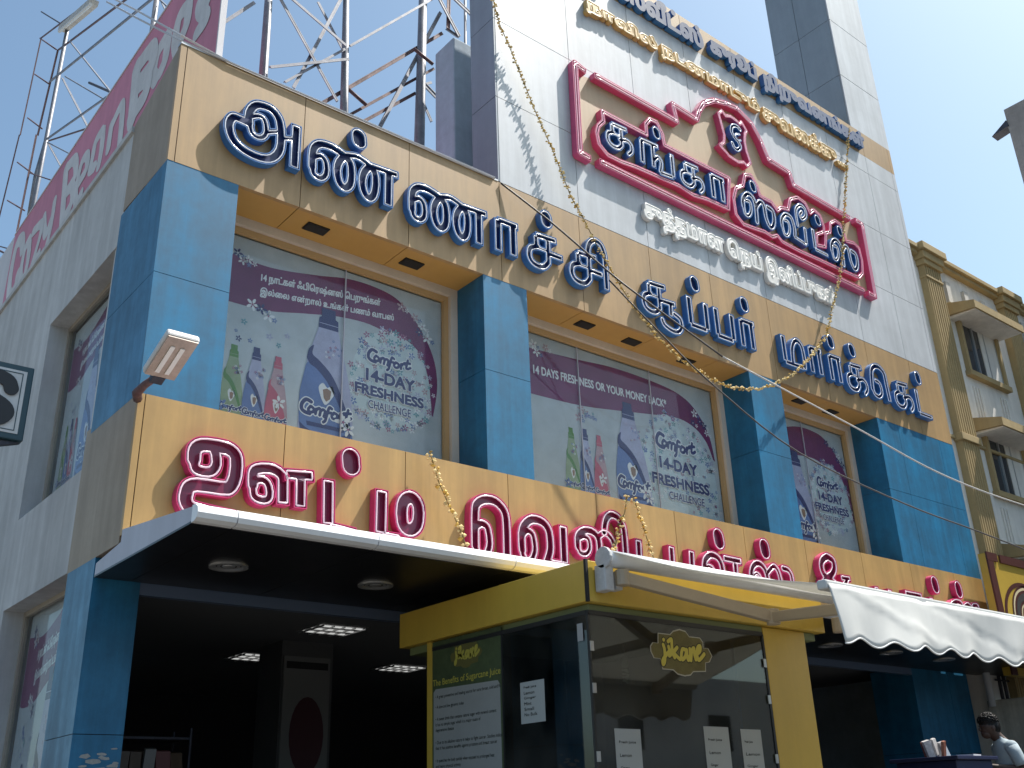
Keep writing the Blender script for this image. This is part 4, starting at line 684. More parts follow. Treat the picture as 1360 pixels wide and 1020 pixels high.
def lattice(name,bars,fn,label,loc,jit=0):
    e=empty(name,loc,label,'steel frame')
    MM={'post':STEEL,'brace':STEEL,'rail':RUST,'rung':RUST,'ladder_rail':RUST,'stub':DSTEEL}
    rg=random.Random(4)
    for k,r,P in bars:
        a=[Vector(fn(*p,0)) for p in P]
        off=rg.uniform(-jit,jit) if k!='post' else 0
        pts=[Vector(fn(p[0],p[1],off)) for p in P]
        mb=MB(); 
        if k=='post' and len(P)==2:
            d=(pts[0]-pts[-1]).normalized()
            if pts[0].z>pts[-1].z: pts=[pts[0],pts[-1]-d*max(0,(pts[-1].z-8.35)/max(.2,d.z))]
        if k in('brace','rail','ladder_rail') and len(pts)==2:
            t=(pts[1]-pts[0]); L=t.length; t.normalize(); u=t.cross(Vector((0,1,0)) if abs(t.y)<.8 else Vector((1,0,0))).normalized(); v=t.cross(u)
            c=(pts[0]+pts[1])/2
            mb.obox(c+v*r*.5,t*L/2,u*r*.75,v*.006); mb.obox(c+u*r*.5,t*L/2,u*.006,v*r*.75)
        else: mb.tube(pts,r,n=10)
        mb.obj(k,MM[k] if k!='brace' or rg.random()<.6 else (RUST if rg.random()<.5 else bpy.data.materials['galvanised_steel']),e,smooth=(k in('post','rung')))
    return e
e1=lattice('lattice_frame',[(k,rr*(.72 if k=='post' else .85),P) for k,rr,P in RT]+[('post',.05,[(4.19,14.5),(4.2,11.5)]),('post',.043,[(5.30,14.5),(5.33,12.17)]),('post',.065,[(6.66,14.5),(6.62,12.91)])],lambda u,v,o:(u,1.7+o,v),'open steel lattice of crossed braces on the roof right behind the tan fascia',(5.4,1.7,8.4),.12)
e2=lattice('lattice_frame',[(k,rr*.8,P) for k,rr,P in LT],lambda u,v,o:(3.5+o,u,v),'tall steel lattice with a ladder rising behind the pink billboard',(3.5,9,8.4),.05)
fx=empty('tube_light',(3.42,8.9,16.1),'old fluorescent tube fitting on top of the billboard lattice','lamp')
a=Vector((3.45,9.97,16.6)); b=Vector((3.45,7.7,15.58)); t=(b-a).normalized(); q=MB(); q.obox((a+b)/2,t*(b-a).length/2,Vector((.08,0,0)),t.cross(Vector((1,0,0)))*.05); q.obj('housing',mat('old_white_enamel',(.50,.47,.42),.5,noise=.25,scale=5),fx)
q=MB(); q.tube([a+Vector((-.05,0,-.08)),b+Vector((-.05,0,-.08))],.035); q.obj('tube',mat('tube_glass_old',(.6,.6,.58),.3),fx)
for i,dz in enumerate((0,.10)):
    q=MB(); q.tube([(2.5,2.7,11.22+dz),(2.52,1.3,9.92+dz),(2.6,.0,8.72+dz*.6),(3.1,-.02,8.70),(6.5,-.02,8.70+.01*i)],.012,n=6)
    tag(q.obj('roof_cable',mat('pale_cable',(.5,.48,.48),.5) if i==0 else bpy.data.materials['pale_cable'],None),['upper of two thin cables running past the billboard letters to the fascia corner','lower of two thin cables running past the billboard letters to the fascia corner'][1-i],'cable')
# ================================================================ cables in front of the facade
def cable(pts,r,M,label):
    q=MB(); c=[]
    P=[Vector(p) for p in pts]
    for i in range(len(P)-1):
        for j in range(5):
            t=j/5; p0,p1,p2,p3=P[max(i-1,0)],P[i],P[i+1],P[min(i+2,len(P)-1)]
            c.append(.5*((2*p1)+(p2-p0)*t+(2*p0-5*p1+4*p2-p3)*t*t+(3*p1-p0-3*p2+p3)*t**3))
    c.append(P[-1]); q.tube(c,r,n=6); return tag(q.obj('overhead_cable',M,smooth=True),label,'cable')
WIREM=mat('black_cable',(.035,.03,.03),.5)
WA=[(6.59,-.02,8.67),(7.26,-.2,8.24),(7.93,-.37,7.76),(8.29,-.55,7.43),(9.55,-.72,6.88),(10.8,-.9,6.56),(11.96,-1.07,6.26),(13.11,-1.25,5.93),(14.15,-1.42,5.73),(15.43,-1.6,5.6)]
cable(WA[:5],.012,WIREM,'dark cable from the foot of the white tower across blue letters to the garland'); cable(WA[4:],.011,mat('grey_cable',(.45,.44,.42),.5),'pale cable sagging from the garland past the rightmost pillar')
cable([(8.15,-.2,7.76),(8.78,-.43,7.08),(9.39,-.67,6.45),(10.61,-.9,5.76),(12.52,-1.13,5.34),(13.99,-1.37,5.1),(15.07,-1.6,4.88)],.010,WIREM,'thin dark cable below the garland crossing the right hand pillars')
# ================================================================ flower garlands
FLM=[mat('marigold_cream',(.72,.56,.25),.7,noise=.15,scale=30),mat('marigold_yellow',(.58,.36,.06),.7),mat('dry_leaf',(.20,.15,.05),.8)]
def garland(pts,label,rad,step,group='flower garlands strung on the facade'):
    rg=random.Random(len(pts)*7+int(pts[0][0]*10)); q=MB(); P=[Vector(p) for p in pts]; q.tube(P,.006,2,n=5)
    for a,b in zip(P[:-1],P[1:]):
        n=max(1,int((b-a).length/step))
        for k in range(n):
            c=a.lerp(b,(k+rg.random()*.7)/n)
            if rg.random()<.10: continue
            for j in range(2):
                d=Vector((rg.gauss(0,1),rg.gauss(0,1),rg.gauss(0,1))); d.normalize(); d*=rad*rg.uniform(.5,1.15)
                s=rad*rg.uniform(.45,.85); q.blob(c+d,s,s,s*rg.uniform(.5,1.1),0 if rg.random()<.7 else (1 if rg.random()<.75 else 2),rg.random()*6)
    return tag(q.obj('flower_garland',FLM),label,'garland',group)
garland(GAR,'long yellow flower garland swagged from the tower top across the blue letters','' or .027,.030)
garland([(5.47,-.13,4.99),(5.53,-.13,4.82),(5.58,-.13,4.68),(5.66,-.13,4.54),(5.74,-.13,4.40),(5.84,-.13,4.23),(5.94,-.13,4.0)],'short yellow garland hanging alone on the lower fascia left of the tall arched crimson letter',.034,.028)
garland([(8.24,-.13,4.99),(8.18,-.13,4.78),(8.09,-.13,4.62),(8.03,-.13,4.45),(7.91,-.13,4.21),(7.80,-.13,3.95)],'left strand of the paired short garlands, hanging over a crimson letter above the kiosk',.034,.028)
garland([(8.33,-.13,4.99),(8.41,-.13,4.82),(8.48,-.13,4.60),(8.56,-.13,4.39),(8.63,-.13,4.21),(8.73,-.13,3.98)],'right strand of the paired short garlands, hanging clear of the letters above the kiosk',.034,.028)
# ================================================================ floodlight on the corner
fl=empty('floodlight',(2.6,-.03,4.95),'weathered floodlight on a short arm at the building corner above the lower fascia','lamp')
q=MB(); q.tube([(2.60,.0,4.92),(2.55,-.12,4.92),(2.56,-.26,4.945),(2.62,-.37,5.0)],[.04,.04,.032,.03]); q.obj('arm',RUST,fl,smooth=True)
U=Vector((1,.0,.0)); Ln=Vector((.04,-.93,.42)).normalized(); Nn=U.cross(Ln).normalized()
if Nn.z>0: Nn=-Nn
C0=Vector((2.63,-.60,5.09))
q=MB(); q.obox(C0-Nn*.02,U*.135,Ln*.235,Nn*.035); q.obj('housing',mat('floodlight_enamel',(.62,.60,.58),.45,noise=.12,scale=9),fl,bevel=.02)
q=MB(); q.obox(C0+Nn*.0205,U*.122,Ln*.222,Nn*.006,0)
for s in(-.045,.035): q.obox(C0+Nn*.030+U*s-Ln*.02,U*.018,Ln*.15,Nn*.006,1)
q.obj('lens',[mat('dusty_lens',(.42,.31,.24),.35,noise=.2,scale=12),mat('white_lamp_tube',(.75,.70,.64),.3)],fl)
q=MB(); q.obox(C0-Ln*.26,U*.05,Ln*.04,Nn*.03); q.obj('bracket',DSTEEL,fl)
# ================================================================ projecting sign with a letter
ps=empty('projecting_sign',(2.0,1.0,4.7),'boxed white projecting sign with a bold black S on the shaded side wall','sign')
q=MB(); q.box(.3,2.0,1.0,1.12,4.72,5.41,0); q.obj('box',mat('sign_frame_teal',(.02,.06,.08),.4),ps,bevel=.01)
q=MB(); q.box(.36,1.945,.994,.999,4.775,5.355,0); q.obj('face',[mat('sign_face_white',(.62,.62,.62),.4,noise=.08)],ps)
q=MB(); 
for z0,z1 in((5.325,5.332),(4.798,4.805)): q.box(.39,1.915,.990,.9935,z0,z1)
q.box(1.908,1.915,.990,.9935,4.806,5.324); q.obj('inner_line',bpy.data.materials['sign_frame_teal'],ps)
g=sdf_strokes([('c',.060,[(1.835,5.17),(1.80,5.235),(1.70,5.265),(1.58,5.24),(1.52,5.17),(1.55,5.10),(1.68,5.06),(1.80,5.00),(1.83,4.94),(1.78,4.885),(1.68,4.87),(1.56,4.89),(1.51,4.95)])],.01,.02)
q=MB(); lp=contour(g,0); q.poly(lp,lambda u,v:(u,.975,v)); [q.wall(l,lambda u,v:(u,.992,v),lambda u,v:(u,.975,v)) for l in lp]; q.obj('letter',mat('sign_black',(.012,.01,.012),.4),ps)
q=MB(); q.box(.5,1.62,1.02,1.1,4.60,4.715,0); q.obj('lower_box',bpy.data.materials['sign_frame_teal'],ps); q=MB(); q.prism([(1.63,4.60),(1.63,4.71),(1.98,4.71)],'y',1.03,1.09); q.obj('bracket',DSTEEL,ps)
# ================================================================ juice kiosk
K=empty('juice_kiosk',(6.7,-1.2,.8),'yellow roofed glass juice kiosk with a corner entrance under the canopy','kiosk')
q=MB(); q.box(5.25,8.22,-2.5,.04,3.07,3.38,0); q.box(5.32,8.15,-2.43,-.03,3.0,3.069,1); q.obj('roof_fascia',[YEL,mat('green_ceiling',(.16,.19,.08),.5)],K,bevel=.006)
q=MB(); q.box(5.238,5.262,-2.512,-2.488,3.065,3.385); q.obj('corner_trim',DARK,K)
q=MB(); q.box(7.38,7.98,-2.44,-2.10,.8,3.068); q.obj('column',YEL,K,bevel=.01)
q=MB(); q.box(5.29,5.36,-.42,-.35,.8,3.068); q.obj('post',YEL,K)
fr=MB(); fr.box(5.295,5.315,-2.44,-2.42,.8,3.0); fr.box(7.355,7.38,-2.44,-2.42,.8,3.0); fr.box(5.3,7.37,-2.44,-2.42,2.985,3.02); fr.box(5.295,5.315,-2.42,-.42,2.985,3.02); fr.box(5.295,5.312,-1.405,-1.395,.8,2.985)
fr.obj('glazing_frame',mat('black_frame',(.02,.02,.02),.4),K)
q=MB(); q.box(5.316,7.354,-2.432,-2.424,1.35,2.984); q.obj('front_pane',KGLS,K)
q=MB(); q.box(5.301,5.308,-2.419,-.43,1.35,2.984); q.obj('side_pane',KGLS,K)
q=MB(); q.box(5.30,7.38,-2.435,-.4,.8,1.34); q.obj('counter',mat('dark_counter',(.05,.05,.045),.3,noise=.2),K,bevel=.01)
q=MB(); q.box(6.9,7.9,-.45,-.40,.8,3.0,0); q.box(5.9,6.85,-.43,-.40,.8,3.0,1); q.obj('rear_panel',[mat('kiosk_dark_panel',(.045,.042,.035),.6,noise=.2),mat('kiosk_brown_panel',(.10,.06,.03),.5,noise=.15)],K)
q=MB(); q.box(7.34,7.376,-2.10,-.45,1.34,3.0); q.obj('rear_panel',mat('kiosk_side_panel',(.14,.12,.07),.6,noise=.15),K)
for (y,z) in((-2.405,2.72),(-2.405,2.42),(-2.405,1.95)):
    for x in(5.30,7.33): MB().box(x,x+.035,-2.448,-2.44,z,z+.07).obj('glass_clip',ALUM,K)
q=MB(); q.box(5.292,5.2945,-2.38,-2.32,2.80,2.93); q.obj('switch_plate',mat('grey_plate',(.35,.35,.35),.5),K)
bulb=MB()
for k in range(40):
    t=k*.55
bulb.tube([(6.61+.025*math.cos(k*.6),-1.5+.025*math.sin(k*.6),2.78-.0028*k) for k in range(44)],.009,0,n=6); bulb.tube([(6.61,-1.5,2.999),(6.61,-1.5,2.88)],.008,1); bulb.tube([(6.61,-1.5,2.88),(6.61,-1.5,2.79)],[.028,.03],1)
tag(bulb.obj('spiral_bulb',[mat('bulb_white',(.8,.8,.76),.4),mat('bulb_base',(.5,.48,.42),.5)],smooth=True),'spiral white bulb hanging from the kiosk ceiling behind the front glass','bulb')
# green banner with text on the side glass
bn_=MB(); pm=[mat('banner_green',(.06,.085,.035),.5,noise=.3,scale=3),mat('banner_text_panel',(.30,.31,.30),.5,noise=.06),mat('banner_text',(.04,.045,.04),.6),mat('banner_yellow',(.42,.37,.06),.5),mat('banner_olive',(.12,.11,.03),.5)]
by=lambda u,v:(5.297,-.40-u,v)      # u = distance from the rear edge towards the street
bn_.poly([[(.0,.85),(1.0,.85),(1.0,3.06),(0,3.06)]],lambda u,v:(5.2985,-.40-u,v),0)
rr=[(.04,.9),(.97,.9),(.97,2.60),(.94,2.635),(.07,2.655),(.04,2.63)]
bn_.poly([rr],lambda u,v:(5.2975,-.40-u,v),1)
lay=lambda d:(lambda u,v:(5.2975-d,-.40-u,v))
kx=lambda L,s,cx,cz:[(cx+(p[0]-6.315)*s,cz+(p[1]-2.78)*s) for p in L]
bn_.poly([kx(JIK,.62,.52,2.90)],lay(.0005),4)
for P in JIKL:
    g=sdf_strokes([('c',.013,kx(P,.68,.52,2.905))],.004,.01); bn_.poly(contour(g,0),lay(.001),3)
def fit_text(mb,s,a,b,z0,z1,m,fn,off=0,slope=0,res=.0035):
    polys=font_polys(s,.2); Q=[p for q in polys for p in q]; u0,u1=min(p[0] for p in Q),max(p[0] for p in Q); w0,w1=min(p[1] for p in Q),max(p[1] for p in Q)
    polys=[[(a+(p[0]-u0)/(u1-u0)*(b-a),z0+(p[1]-w0)/(w1-w0)*(z1-z0)) for p in q] for q in polys]
    g=sdf_polys(polys,res,off+.012); mb.poly([[(p[0],p[1]+slope*(p[0]-a)) for p in q] for q in contour(g,off,.0005)],fn,m)
fit_text(bn_,'The Benefits of Sugarcane Juice',.03,.98,2.665,2.735,3,lay(.0008),.001)
lines=['• A great preventive and healing source for sore throat, cold and flu','• A slow and low glycemic index','• A sweet drink that contains natural sugar with mineral content','It has no simple sugar which is a major cause of','degenerative disease','• Due to its alkaline nature it helps to fight cancer. Studies indicate','that it has positive benefits against prostate and breast cancer','• It quenches the body quickly when exposed to prolonged heat','and heavy physical activity','• It is excellent substitute for carbonated drinks and','flavoured liquids that added to calories']
zz=[2.585,2.50,2.40,2.355,2.31,2.21,2.165,2.065,2.02,1.92,1.875]
for s,z in zip(lines,zz): fit_text(bn_,s,.07,.07+.0132*len(s),z-.018,z+.018,2,lay(.0008),.0006,res=.003)
tag(bn_.obj('text_banner',pm),'green and grey banner listing benefits of sugarcane juice on the kiosk side glass','banner')
# round sticker on front glass
st=MB(); sm=[mat('sticker_edge',(.45,.43,.36),.5),mat('sticker_olive',(.15,.125,.035),.5,noise=.25,scale=8),mat('sticker_yellow',(.60,.50,.08),.5),mat('sticker_dark',(.05,.04,.01),.5)]
fy=lambda d:(lambda u,v:(u,-2.4335-d,v))
st.poly([JIK],fy(0),0); st.poly([[(6.315+(p[0]-6.315)*.972,2.775+(p[1]-2.775)*.945) for p in JIK]],fy(.0008),1)
S_=[('c',.0155,P) for P in JIKL]; g=sdf_strokes(S_,.003,.012); st.poly(contour(g,.009,.0006),fy(.0014),3); st.poly(contour(g,0,.0005),fy(.002),2)
tag(st.obj('logo_sticker',sm),'olive scalloped sticker with a yellow handwritten jikane on the kiosk front glass','sticker')
# paper notices
def notice(fn,w,h,label,sl=0):
    q=MB(); q.poly([[(0,0),(w,0),(w,h),(0,h)]],lambda u,v:fn(u,v,0),0); rg=random.Random(int(w*1000))
    for k in range(6):
        z=h*(.86-.13*k); 
        fit_text(q,['Fresh Juice','Lemon','Ginger','Mint','Small','No Bulk'][k],w*.15,w*(.45+.4*rg.random()),z-.012,z+.012,1,lambda u,v:fn(u,v,.0008),.0008,res=.003)
    return tag(q.obj('paper_notice',[mat('notice_paper',(.38,.40,.39),.6) if 'notice_paper' not in bpy.data.materials else bpy.data.materials['notice_paper'],pm[2]]),label,'notice','paper notices taped to the kiosk glass')
notice(lambda u,v,d:(5.2995-d,-1.62-u,2.27+v),.29,.31,'paper list taped to the kiosk side glass beside the green banner')
notice(lambda u,v,d:(5.50+u,-2.4335-d,1.50+v),.27,.68,'tall paper notice low on the front glass near the kiosk corner')
notice(lambda u,v,d:(6.48+u,-2.4335-d,1.50+v),.30,.72,'paper notice low on the front glass under the scalloped sticker')
notice(lambda u,v,d:(6.93+u,-2.4335-d,1.50+v),.26,.71,'paper notice on the front glass next to the yellow column')
# ================================================================ awning
A=empty('retractable_awning',(6.8,-2.5,3.3),'white retractable awning with a scalloped valance reaching out from the kiosk roof','awning')
XA,XB=5.36,8.75
q=MB(); q.tube([(XA,-2.60,3.385),(XB,-2.60,3.385)],.065,n=14); q.obj('roller',BULL,A,smooth=True)
q=MB(); q.tube([(XA-.03,-2.60,3.385),(XA,-2.60,3.385)],.085,n=14); q.box(XA-.03,XA+.06,-2.62,-2.505,3.14,3.34); q.box(XA+.10,XA+.17,-2.60,-2.505,3.16,3.30); q.obj('bracket',mat('grey_white_cast',(.50,.50,.50),.5,noise=.15,scale=9),A,bevel=.008)
q=MB(); n=16; nx=14
def fab(i,j):
    t=i/n; x=XA+.04+(XB-XA-.04)*j/nx; sag=-.045*math.sin(math.pi*t)*(1+.25*math.sin(j*1.3)); return (x,-2.60-(4.40-2.60)*t,3.45+(2.865-3.45)*t+sag)
q.grid(fab,n,nx)
o=q.obj('canopy_fabric',FABT,A,smooth=True); s=o.modifiers.new('thick','SOLIDIFY'); s.thickness=.004
q=MB(); q.box(XA,XB,-4.47,-4.40,2.815,2.875); q.obj('front_bar',mat('front_bar_paint',(.60,.60,.58),.4,streak=.1,noise=.1,scale=8),A,bevel=.012)
q=MB(); NX=150; NZ=10
def val(i,j):
    x=XA+.015+(XB-XA-.02)*i/NX; t=j/NZ; u=x-XA
    dep=.335+.022*math.cos(2*math.pi*(u-.02)/.36)+.008*math.sin(u*3.1)
    wv=.010*math.sin(u*9+1.2*t)*t+.006*math.sin(u*17.4)*t*t+.035*math.sin(u*2.3)*t
    crease=.010*max(0,1-abs(u*.8-t*.9-.15)/.10)-.008*max(0,1-abs(u*.7-t-.75)/.12)+.006*math.sin(u*5+t*4)*t
    skew=.05*t*max(0,1-u/.5)
    return (x+skew,-4.472-wv-crease-.02*t,2.85-dep*t)
q.grid(val,NX,NZ)
o=q.obj('valance',FAB,A,smooth=True); s=o.modifiers.new('thick','SOLIDIFY'); s.thickness=.003
q=MB(); q.tube([val(i,NZ) for i in range(NX+1)],.006,n=5); q.obj('valance_piping',mat('piping_white',(.78,.78,.77),.7),A,smooth=True)
ARM=mat('beige_awning_arm',(.46,.38,.28),.45,noise=.06)
def arm(a,b,c):
    a,b,c=map(Vector,(a,b,c)); q=MB()
    for p,r,w,h in((a,b,.035,.045),(b,c,.030,.040)):
        t=(r-p); L=t.length; t.normalize(); u=t.cross(Vector((0,0,1))).normalized(); v=u.cross(t); q.obox((p+r)/2,t*L/2,u*w,v*h)
    for p in(a,b,c): q.tube([p-Vector((0,0,.06)),p+Vector((0,0,.06))],.055,n=12)
    q.obj('folding_arm',ARM,A,bevel=.008)
arm((5.50,-2.63,3.245),(6.68,-3.08,2.985),(6.05,-4.40,2.80)); arm((8.6,-2.63,3.245),(7.5,-3.12,2.985),(8.1,-4.40,2.80))
# ================================================================ right neighbour building
N=empty('neighbour_building',(17,.3,0),'cream three storey building with brown fluted pilasters right of the supermarket','building')
FY=.42
q=MB(); q.box(16.85,45,FY,14,0,11.78); q.obj('wall',CREAM,N)
def pil(x0,x1,zt):
    q=MB(); yf=.28; n=7; L=[(x0,FY),(x0,yf)]
    w=(x1-x0)
    for k in range(n):
        a=x0+w*(k+.18)/n; b=x0+w*(k+.82)/n; L+=[(a,yf),(a+.012,yf+.022),(b-.012,yf+.022),(b,yf)]
    L+=[(x1,yf),(x1,FY)]
    q.prism(L,'z',0,zt); q.obj('pilaster',BRN,N)
    
    for i,(e,z0,z1) in enumerate(((.02,zt-.30,zt-.25),(.05,zt-.02,zt+.10),(.09,zt+.10,zt+.26),(.15,zt+.26,zt+.42),(.05,7.72,7.86))): MB().box(x0-e,x1+e,yf-e*.9,FY+.003+i*.0005,z0,z1).obj('pilaster_ring' if i in(0,4) else 'capital',BRN,N,bevel=.012)
for x in(17.60,20.80,23.98,27.18): pil(x,x+.60,11.42)
q=MB(); q.box(16.84,45,.30,FY+.003,11.62,11.70); q.box(16.80,45,.24,FY+.003,11.70,11.80); q.box(16.84,45,.37,FY+.003,7.76,7.82); q.obj('cornice',BRN,N,bevel=.01)
for bx in(18.15,21.35,24.5):
    for i in range(3):
        x=bx+.35+.72*i; MB().box(x,x+.16,.35,FY+.003,10.88,11.35).obj('plaster_slot',mat('grey_relief',(.50,.48,.44),.85) if (bx,i)==(18.15,0) else bpy.data.materials['grey_relief'],N)
    for zb in(9.42,6.95,4.5):
        wf=MB(); x0,x1=bx+.62,bx+2.02
        wf.box(x0-.09,x0,.33,FY+.003,zb,zb+1.12); wf.box(x1,x1+.09,.33,FY+.003,zb,zb+1.12); wf.box(x0-.13,x1+.13,.30,FY+.003,zb-.11,zb-.002); w_=wf.obj('window',BRN,N)
        MB().box(x0,x1,FY-.008,FY-.003,zb,zb+1.12).obj('pane',DGLS,w_)
        f=MB(); 
        for a in(x0,x0+.46,x0+.92,x1-.03): f.box(a,a+.03,FY-.04,FY-.010,zb,zb+1.12)
        f.obj('frame',ALUM,w_)
        MB().box(x0+.75,x1-.001,FY-.03,FY-.012,zb+.003,zb+1.12).obj('shutter',CREAM,w_)
        h=MB(); hx0,hx1=x0-.36,x1+.25; h.prism([(FY+.003,zb+1.14),(-.16,zb+1.10),(-.16,zb+1.26),(FY+.003,zb+1.42)],'x',hx0,hx1,0); h.box(hx0+.06,hx1-.06,-.12,FY,zb+1.08,zb+1.135,1); h.obj('window_hood',[BRN,CREAM],N)
        rl=MB()
        for k in range(3): rl.box(x0+.02+.11*k,x0+.07+.11*k,.39,FY+.003,zb-.95,zb-.30); rl.box(x1-.07-.11*k,x1-.02-.11*k,.39,FY+.003,zb-.95,zb-.30)
        rl.box(x0,x1,.39,FY+.003,zb-1.02,zb-.96); rl.obj('plaster_relief',CREAM,N)
# yellow sign
ys=empty('yellow_sign',(16.9,-.5,4.2),'yellow sign board with a dark brown frame and a ringed letter C, right edge','sign')
YS=-.3
q=MB(); q.box(16.28,20,YS,YS+.12,3.4,5.32); q.obj('board',mat('sign_yellow',(.46,.30,.04),.4,noise=.06),ys)
q=MB(); q.box(16.28,16.46,YS-.03,YS-.002,3.4,5.20); q.box(16.28,16.62,YS-.03,YS-.002,5.205,5.34); q.box(16.72,20,YS-.03,YS-.002,5.205,5.34); q.obj('border',mat('sign_maroon',(.07,.02,.015),.4),ys)
lt=MB()
ring=lambda cx,cz,rx,rz:[(cx+rx*math.cos(t*math.pi/20),cz+rz*math.sin(t*math.pi/20)) for t in range(40)]
lt.poly([ring(17.32,4.32,.78,.62),ring(17.32,4.32,.70,.55)],lambda u,v:(u,YS-.006,v),0)
g=sdf_strokes([('c',.14,[(17.62,4.60),(17.40,4.72),(17.10,4.62),(16.98,4.36),(17.05,4.08),(17.3,3.92),(17.6,4.02)])],.012,.05)
lt.poly(contour(g,.035),lambda u,v:(u,YS-.006,v),0); lt.poly(contour(g,0),lambda u,v:(u,YS-.009,v),1); lt.poly(contour(g,-.04),lambda u,v:(u,YS-.012,v),0); lt.poly(contour(g,-.085),lambda u,v:(u,YS-.015,v),2)
lt.obj('lettering',[bpy.data.materials['sign_maroon'],mat('sign_cream',(.6,.5,.3),.5),DARK],ys)
# compound wall and pipes
q=MB(); q.box(16.72,16.95,-3.2,.40,0,3.1); tag(q.obj('compound_wall',mat('stained_concrete',(.55,.51,.43),.9,noise=.25,scale=1.6,streak=.35,bump=.5),bevel=.02),'stained bare concrete wall behind the standing person','wall')
q=MB(); 
for x in(17.3,17.46): q.tube([(x,.40,2.6),(x,.40,4.2)],.03,n=8)
q.tube([(17.15,.39,3.45),(17.6,.39,3.45)],.015,n=6); tag(q.obj('wall_pipe',DSTEEL,smooth=True),'pair of dark vertical pipes above the concrete wall','pipe')
# grey building at far right
gb=empty('grey_building',(25,-3,0),'bare grey concrete building corner at the upper right edge','building')
q=MB(); q.box(25,36,-12,.69,0,18.9); q.obj('wall',mat('raw_concrete',(.30,.28,.27),.9,noise=.2,scale=.8,streak=.2,bump=.4),gb)
q=MB(); q.prism([(.66,18.35),(.695,18.55),(1.15,18.28)],'x',24.97,25.3); q.obj('rain_spout',DSTEEL,gb)
q=MB(); q.tube([(24.95,.1,17.4),(24.95,-1.2,17.0)],.04); q.tube([(24.95,-.1,16.5),(24.95,-1.2,16.6)],.05); q.obj('pipe',DSTEEL,gb)
# shops across the street (seen in the kiosk glass)
ac=empty('street_building',(0,-30,0),'low white shop row across the street, mirrored in the kiosk glass','building')
q=MB(); q.box(-30,60,-36,-30,0,7.5,0)
for k in range(14):
    q.box(-28+6*k,-24.5+6*k,-29.99,-29.9,.3,3.0,1); q.box(-27+6*k,-25.5+6*k,-29.99,-29.93,4.2,5.8,1)
q.box(-30,60,-29.9,-28.6,3.3,3.5,0); q.obj('facade',[mat('white_shopfront',(.6,.58,.55),.8,noise=.1),DARK],ac)
# ================================================================ counter with papers and the person
ct=empty('podium_counter',(11.0,-1.8,.8),'dark blue counter stacked with papers beside the standing person','counter')
q=MB(); q.box(10.75,11.50,-2.15,-1.45,.8,2.02); q.obj('cabinet',mat('dark_blue_cabinet',(.012,.02,.07),.4),ct,bevel=.01); q=MB(); q.box(10.70,11.56,-2.2,-1.4,2.02,2.06); q.obj('top',mat('counter_top_dark',(.02,.025,.06),.3),ct,bevel=.008)
q=MB(); q.obox((11.40,-1.95,2.075),(.12,.02,0),(-.02,.09,0),(0,0,.012)); tag(q.obj('paper_stack',mat('bill_paper',(.55,.55,.58),.6)),'small stack of bills on the counter in front of the person','paper')
q=MB()
kr=random.Random(9)
for k in range(7): q.obox((11.16+.055*k,-1.62+kr.uniform(-.08,.08),2.145+kr.uniform(0,.05)),(.04,kr.uniform(-.02,.02),kr.uniform(-.015,.015)),(0,.015,.004),(kr.uniform(-.04,.04),kr.uniform(-.02,.02),.085),k%3)
tag(q.obj('packet_row',[mat('foil_white',(.45,.43,.42),.35,noise=.3,scale=25),mat('foil_rust',(.22,.08,.05),.4,noise=.4,scale=25),mat('foil_silver',(.5,.5,.52),.3,metal=.4)]),'row of upright snack packets on the back of the dark counter','packets')
def skin(name,verts,edges,M,parent,root=0,sub=2,origin=(0,0,0)):
    me=bpy.data.meshes.new(name); me.from_pydata([v[:3] for v in verts],edges,[]); o=bpy.data.objects.new(name,me); COL.objects.link(o); me.materials.append(M)
    sk=o.modifiers.new('skin','SKIN'); sk.use_smooth_shade=True; sv=me.skin_vertices[0].data
    for i,v in enumerate(verts):
        sv[i].radius=v[3] if isinstance(v[3],tuple) else (v[3],v[3])
        sv[i].use_root=(i==root)
    s=o.modifiers.new('sub','SUBSURF'); s.levels=sub; s.render_levels=sub
    o.parent=parent; o.location=(0,0,0); return o
PX=Vector((12.08,-2.0,.8))
pe=empty('person',PX,'person in a pale blue grey shirt with dark hair, head bowed over the counter','person')
SKIN=mat('brown_skin',(.05,.025,.016),.55); HAIR=mat('black_hair',(.008,.007,.007),.5); SHIRT=mat('pale_blue_shirt',(.30,.36,.39),.8,noise=.08,scale=8); TRO=mat('dark_trousers',(.03,.03,.04),.8)
# local frame: faces -X
bv=[(0.02,0,.92,(.14,.11)),(.04,0,1.10,(.14,.10)),(.05,0,1.28,(.13,.09)),(.03,0,1.38,(.09,.06)),(-.02,0,1.475,.062),(-.075,0,1.53,.078),(-.115,0,1.59,.105),(-.115,0,1.645,.095),
 (.03,.17,1.385,.052),(.09,.22,1.13,.043),(-.16,.17,1.16,.036),(-.36,.10,1.20,.026),(.03,-.17,1.385,.052),(.10,-.21,1.13,.043),(-.14,-.17,1.15,.036),(-.36,-.08,1.19,.026),
 (0,.09,.85,.085),(0,.10,.46,.06),(.02,.10,.08,.042),(-.16,.11,.04,.035),(0,-.09,.85,.085),(0,-.10,.46,.06),(.02,-.10,.08,.042),(-.16,-.11,.04,.035)]
be=[(0,1),(1,2),(2,3),(3,4),(4,5),(5,6),(6,7),(3,8),(8,9),(9,10),(10,11),(3,12),(12,13),(13,14),(14,15),(0,16),(16,17),(17,18),(18,19),(0,20),(20,21),(21,22),(22,23)]
skin('body',bv,be,SKIN,pe)
sh_=MB(); RG=[(.86,.02,.125,.168),(.98,.03,.122,.165),(1.10,.045,.125,.168),(1.24,.055,.135,.182),(1.33,.048,.128,.188),(1.385,.036,.112,.178),(1.42,.022,.092,.140),(1.445,.006,.076,.098),(1.465,-.008,.066,.076),(1.49,-.018,.060,.066)]
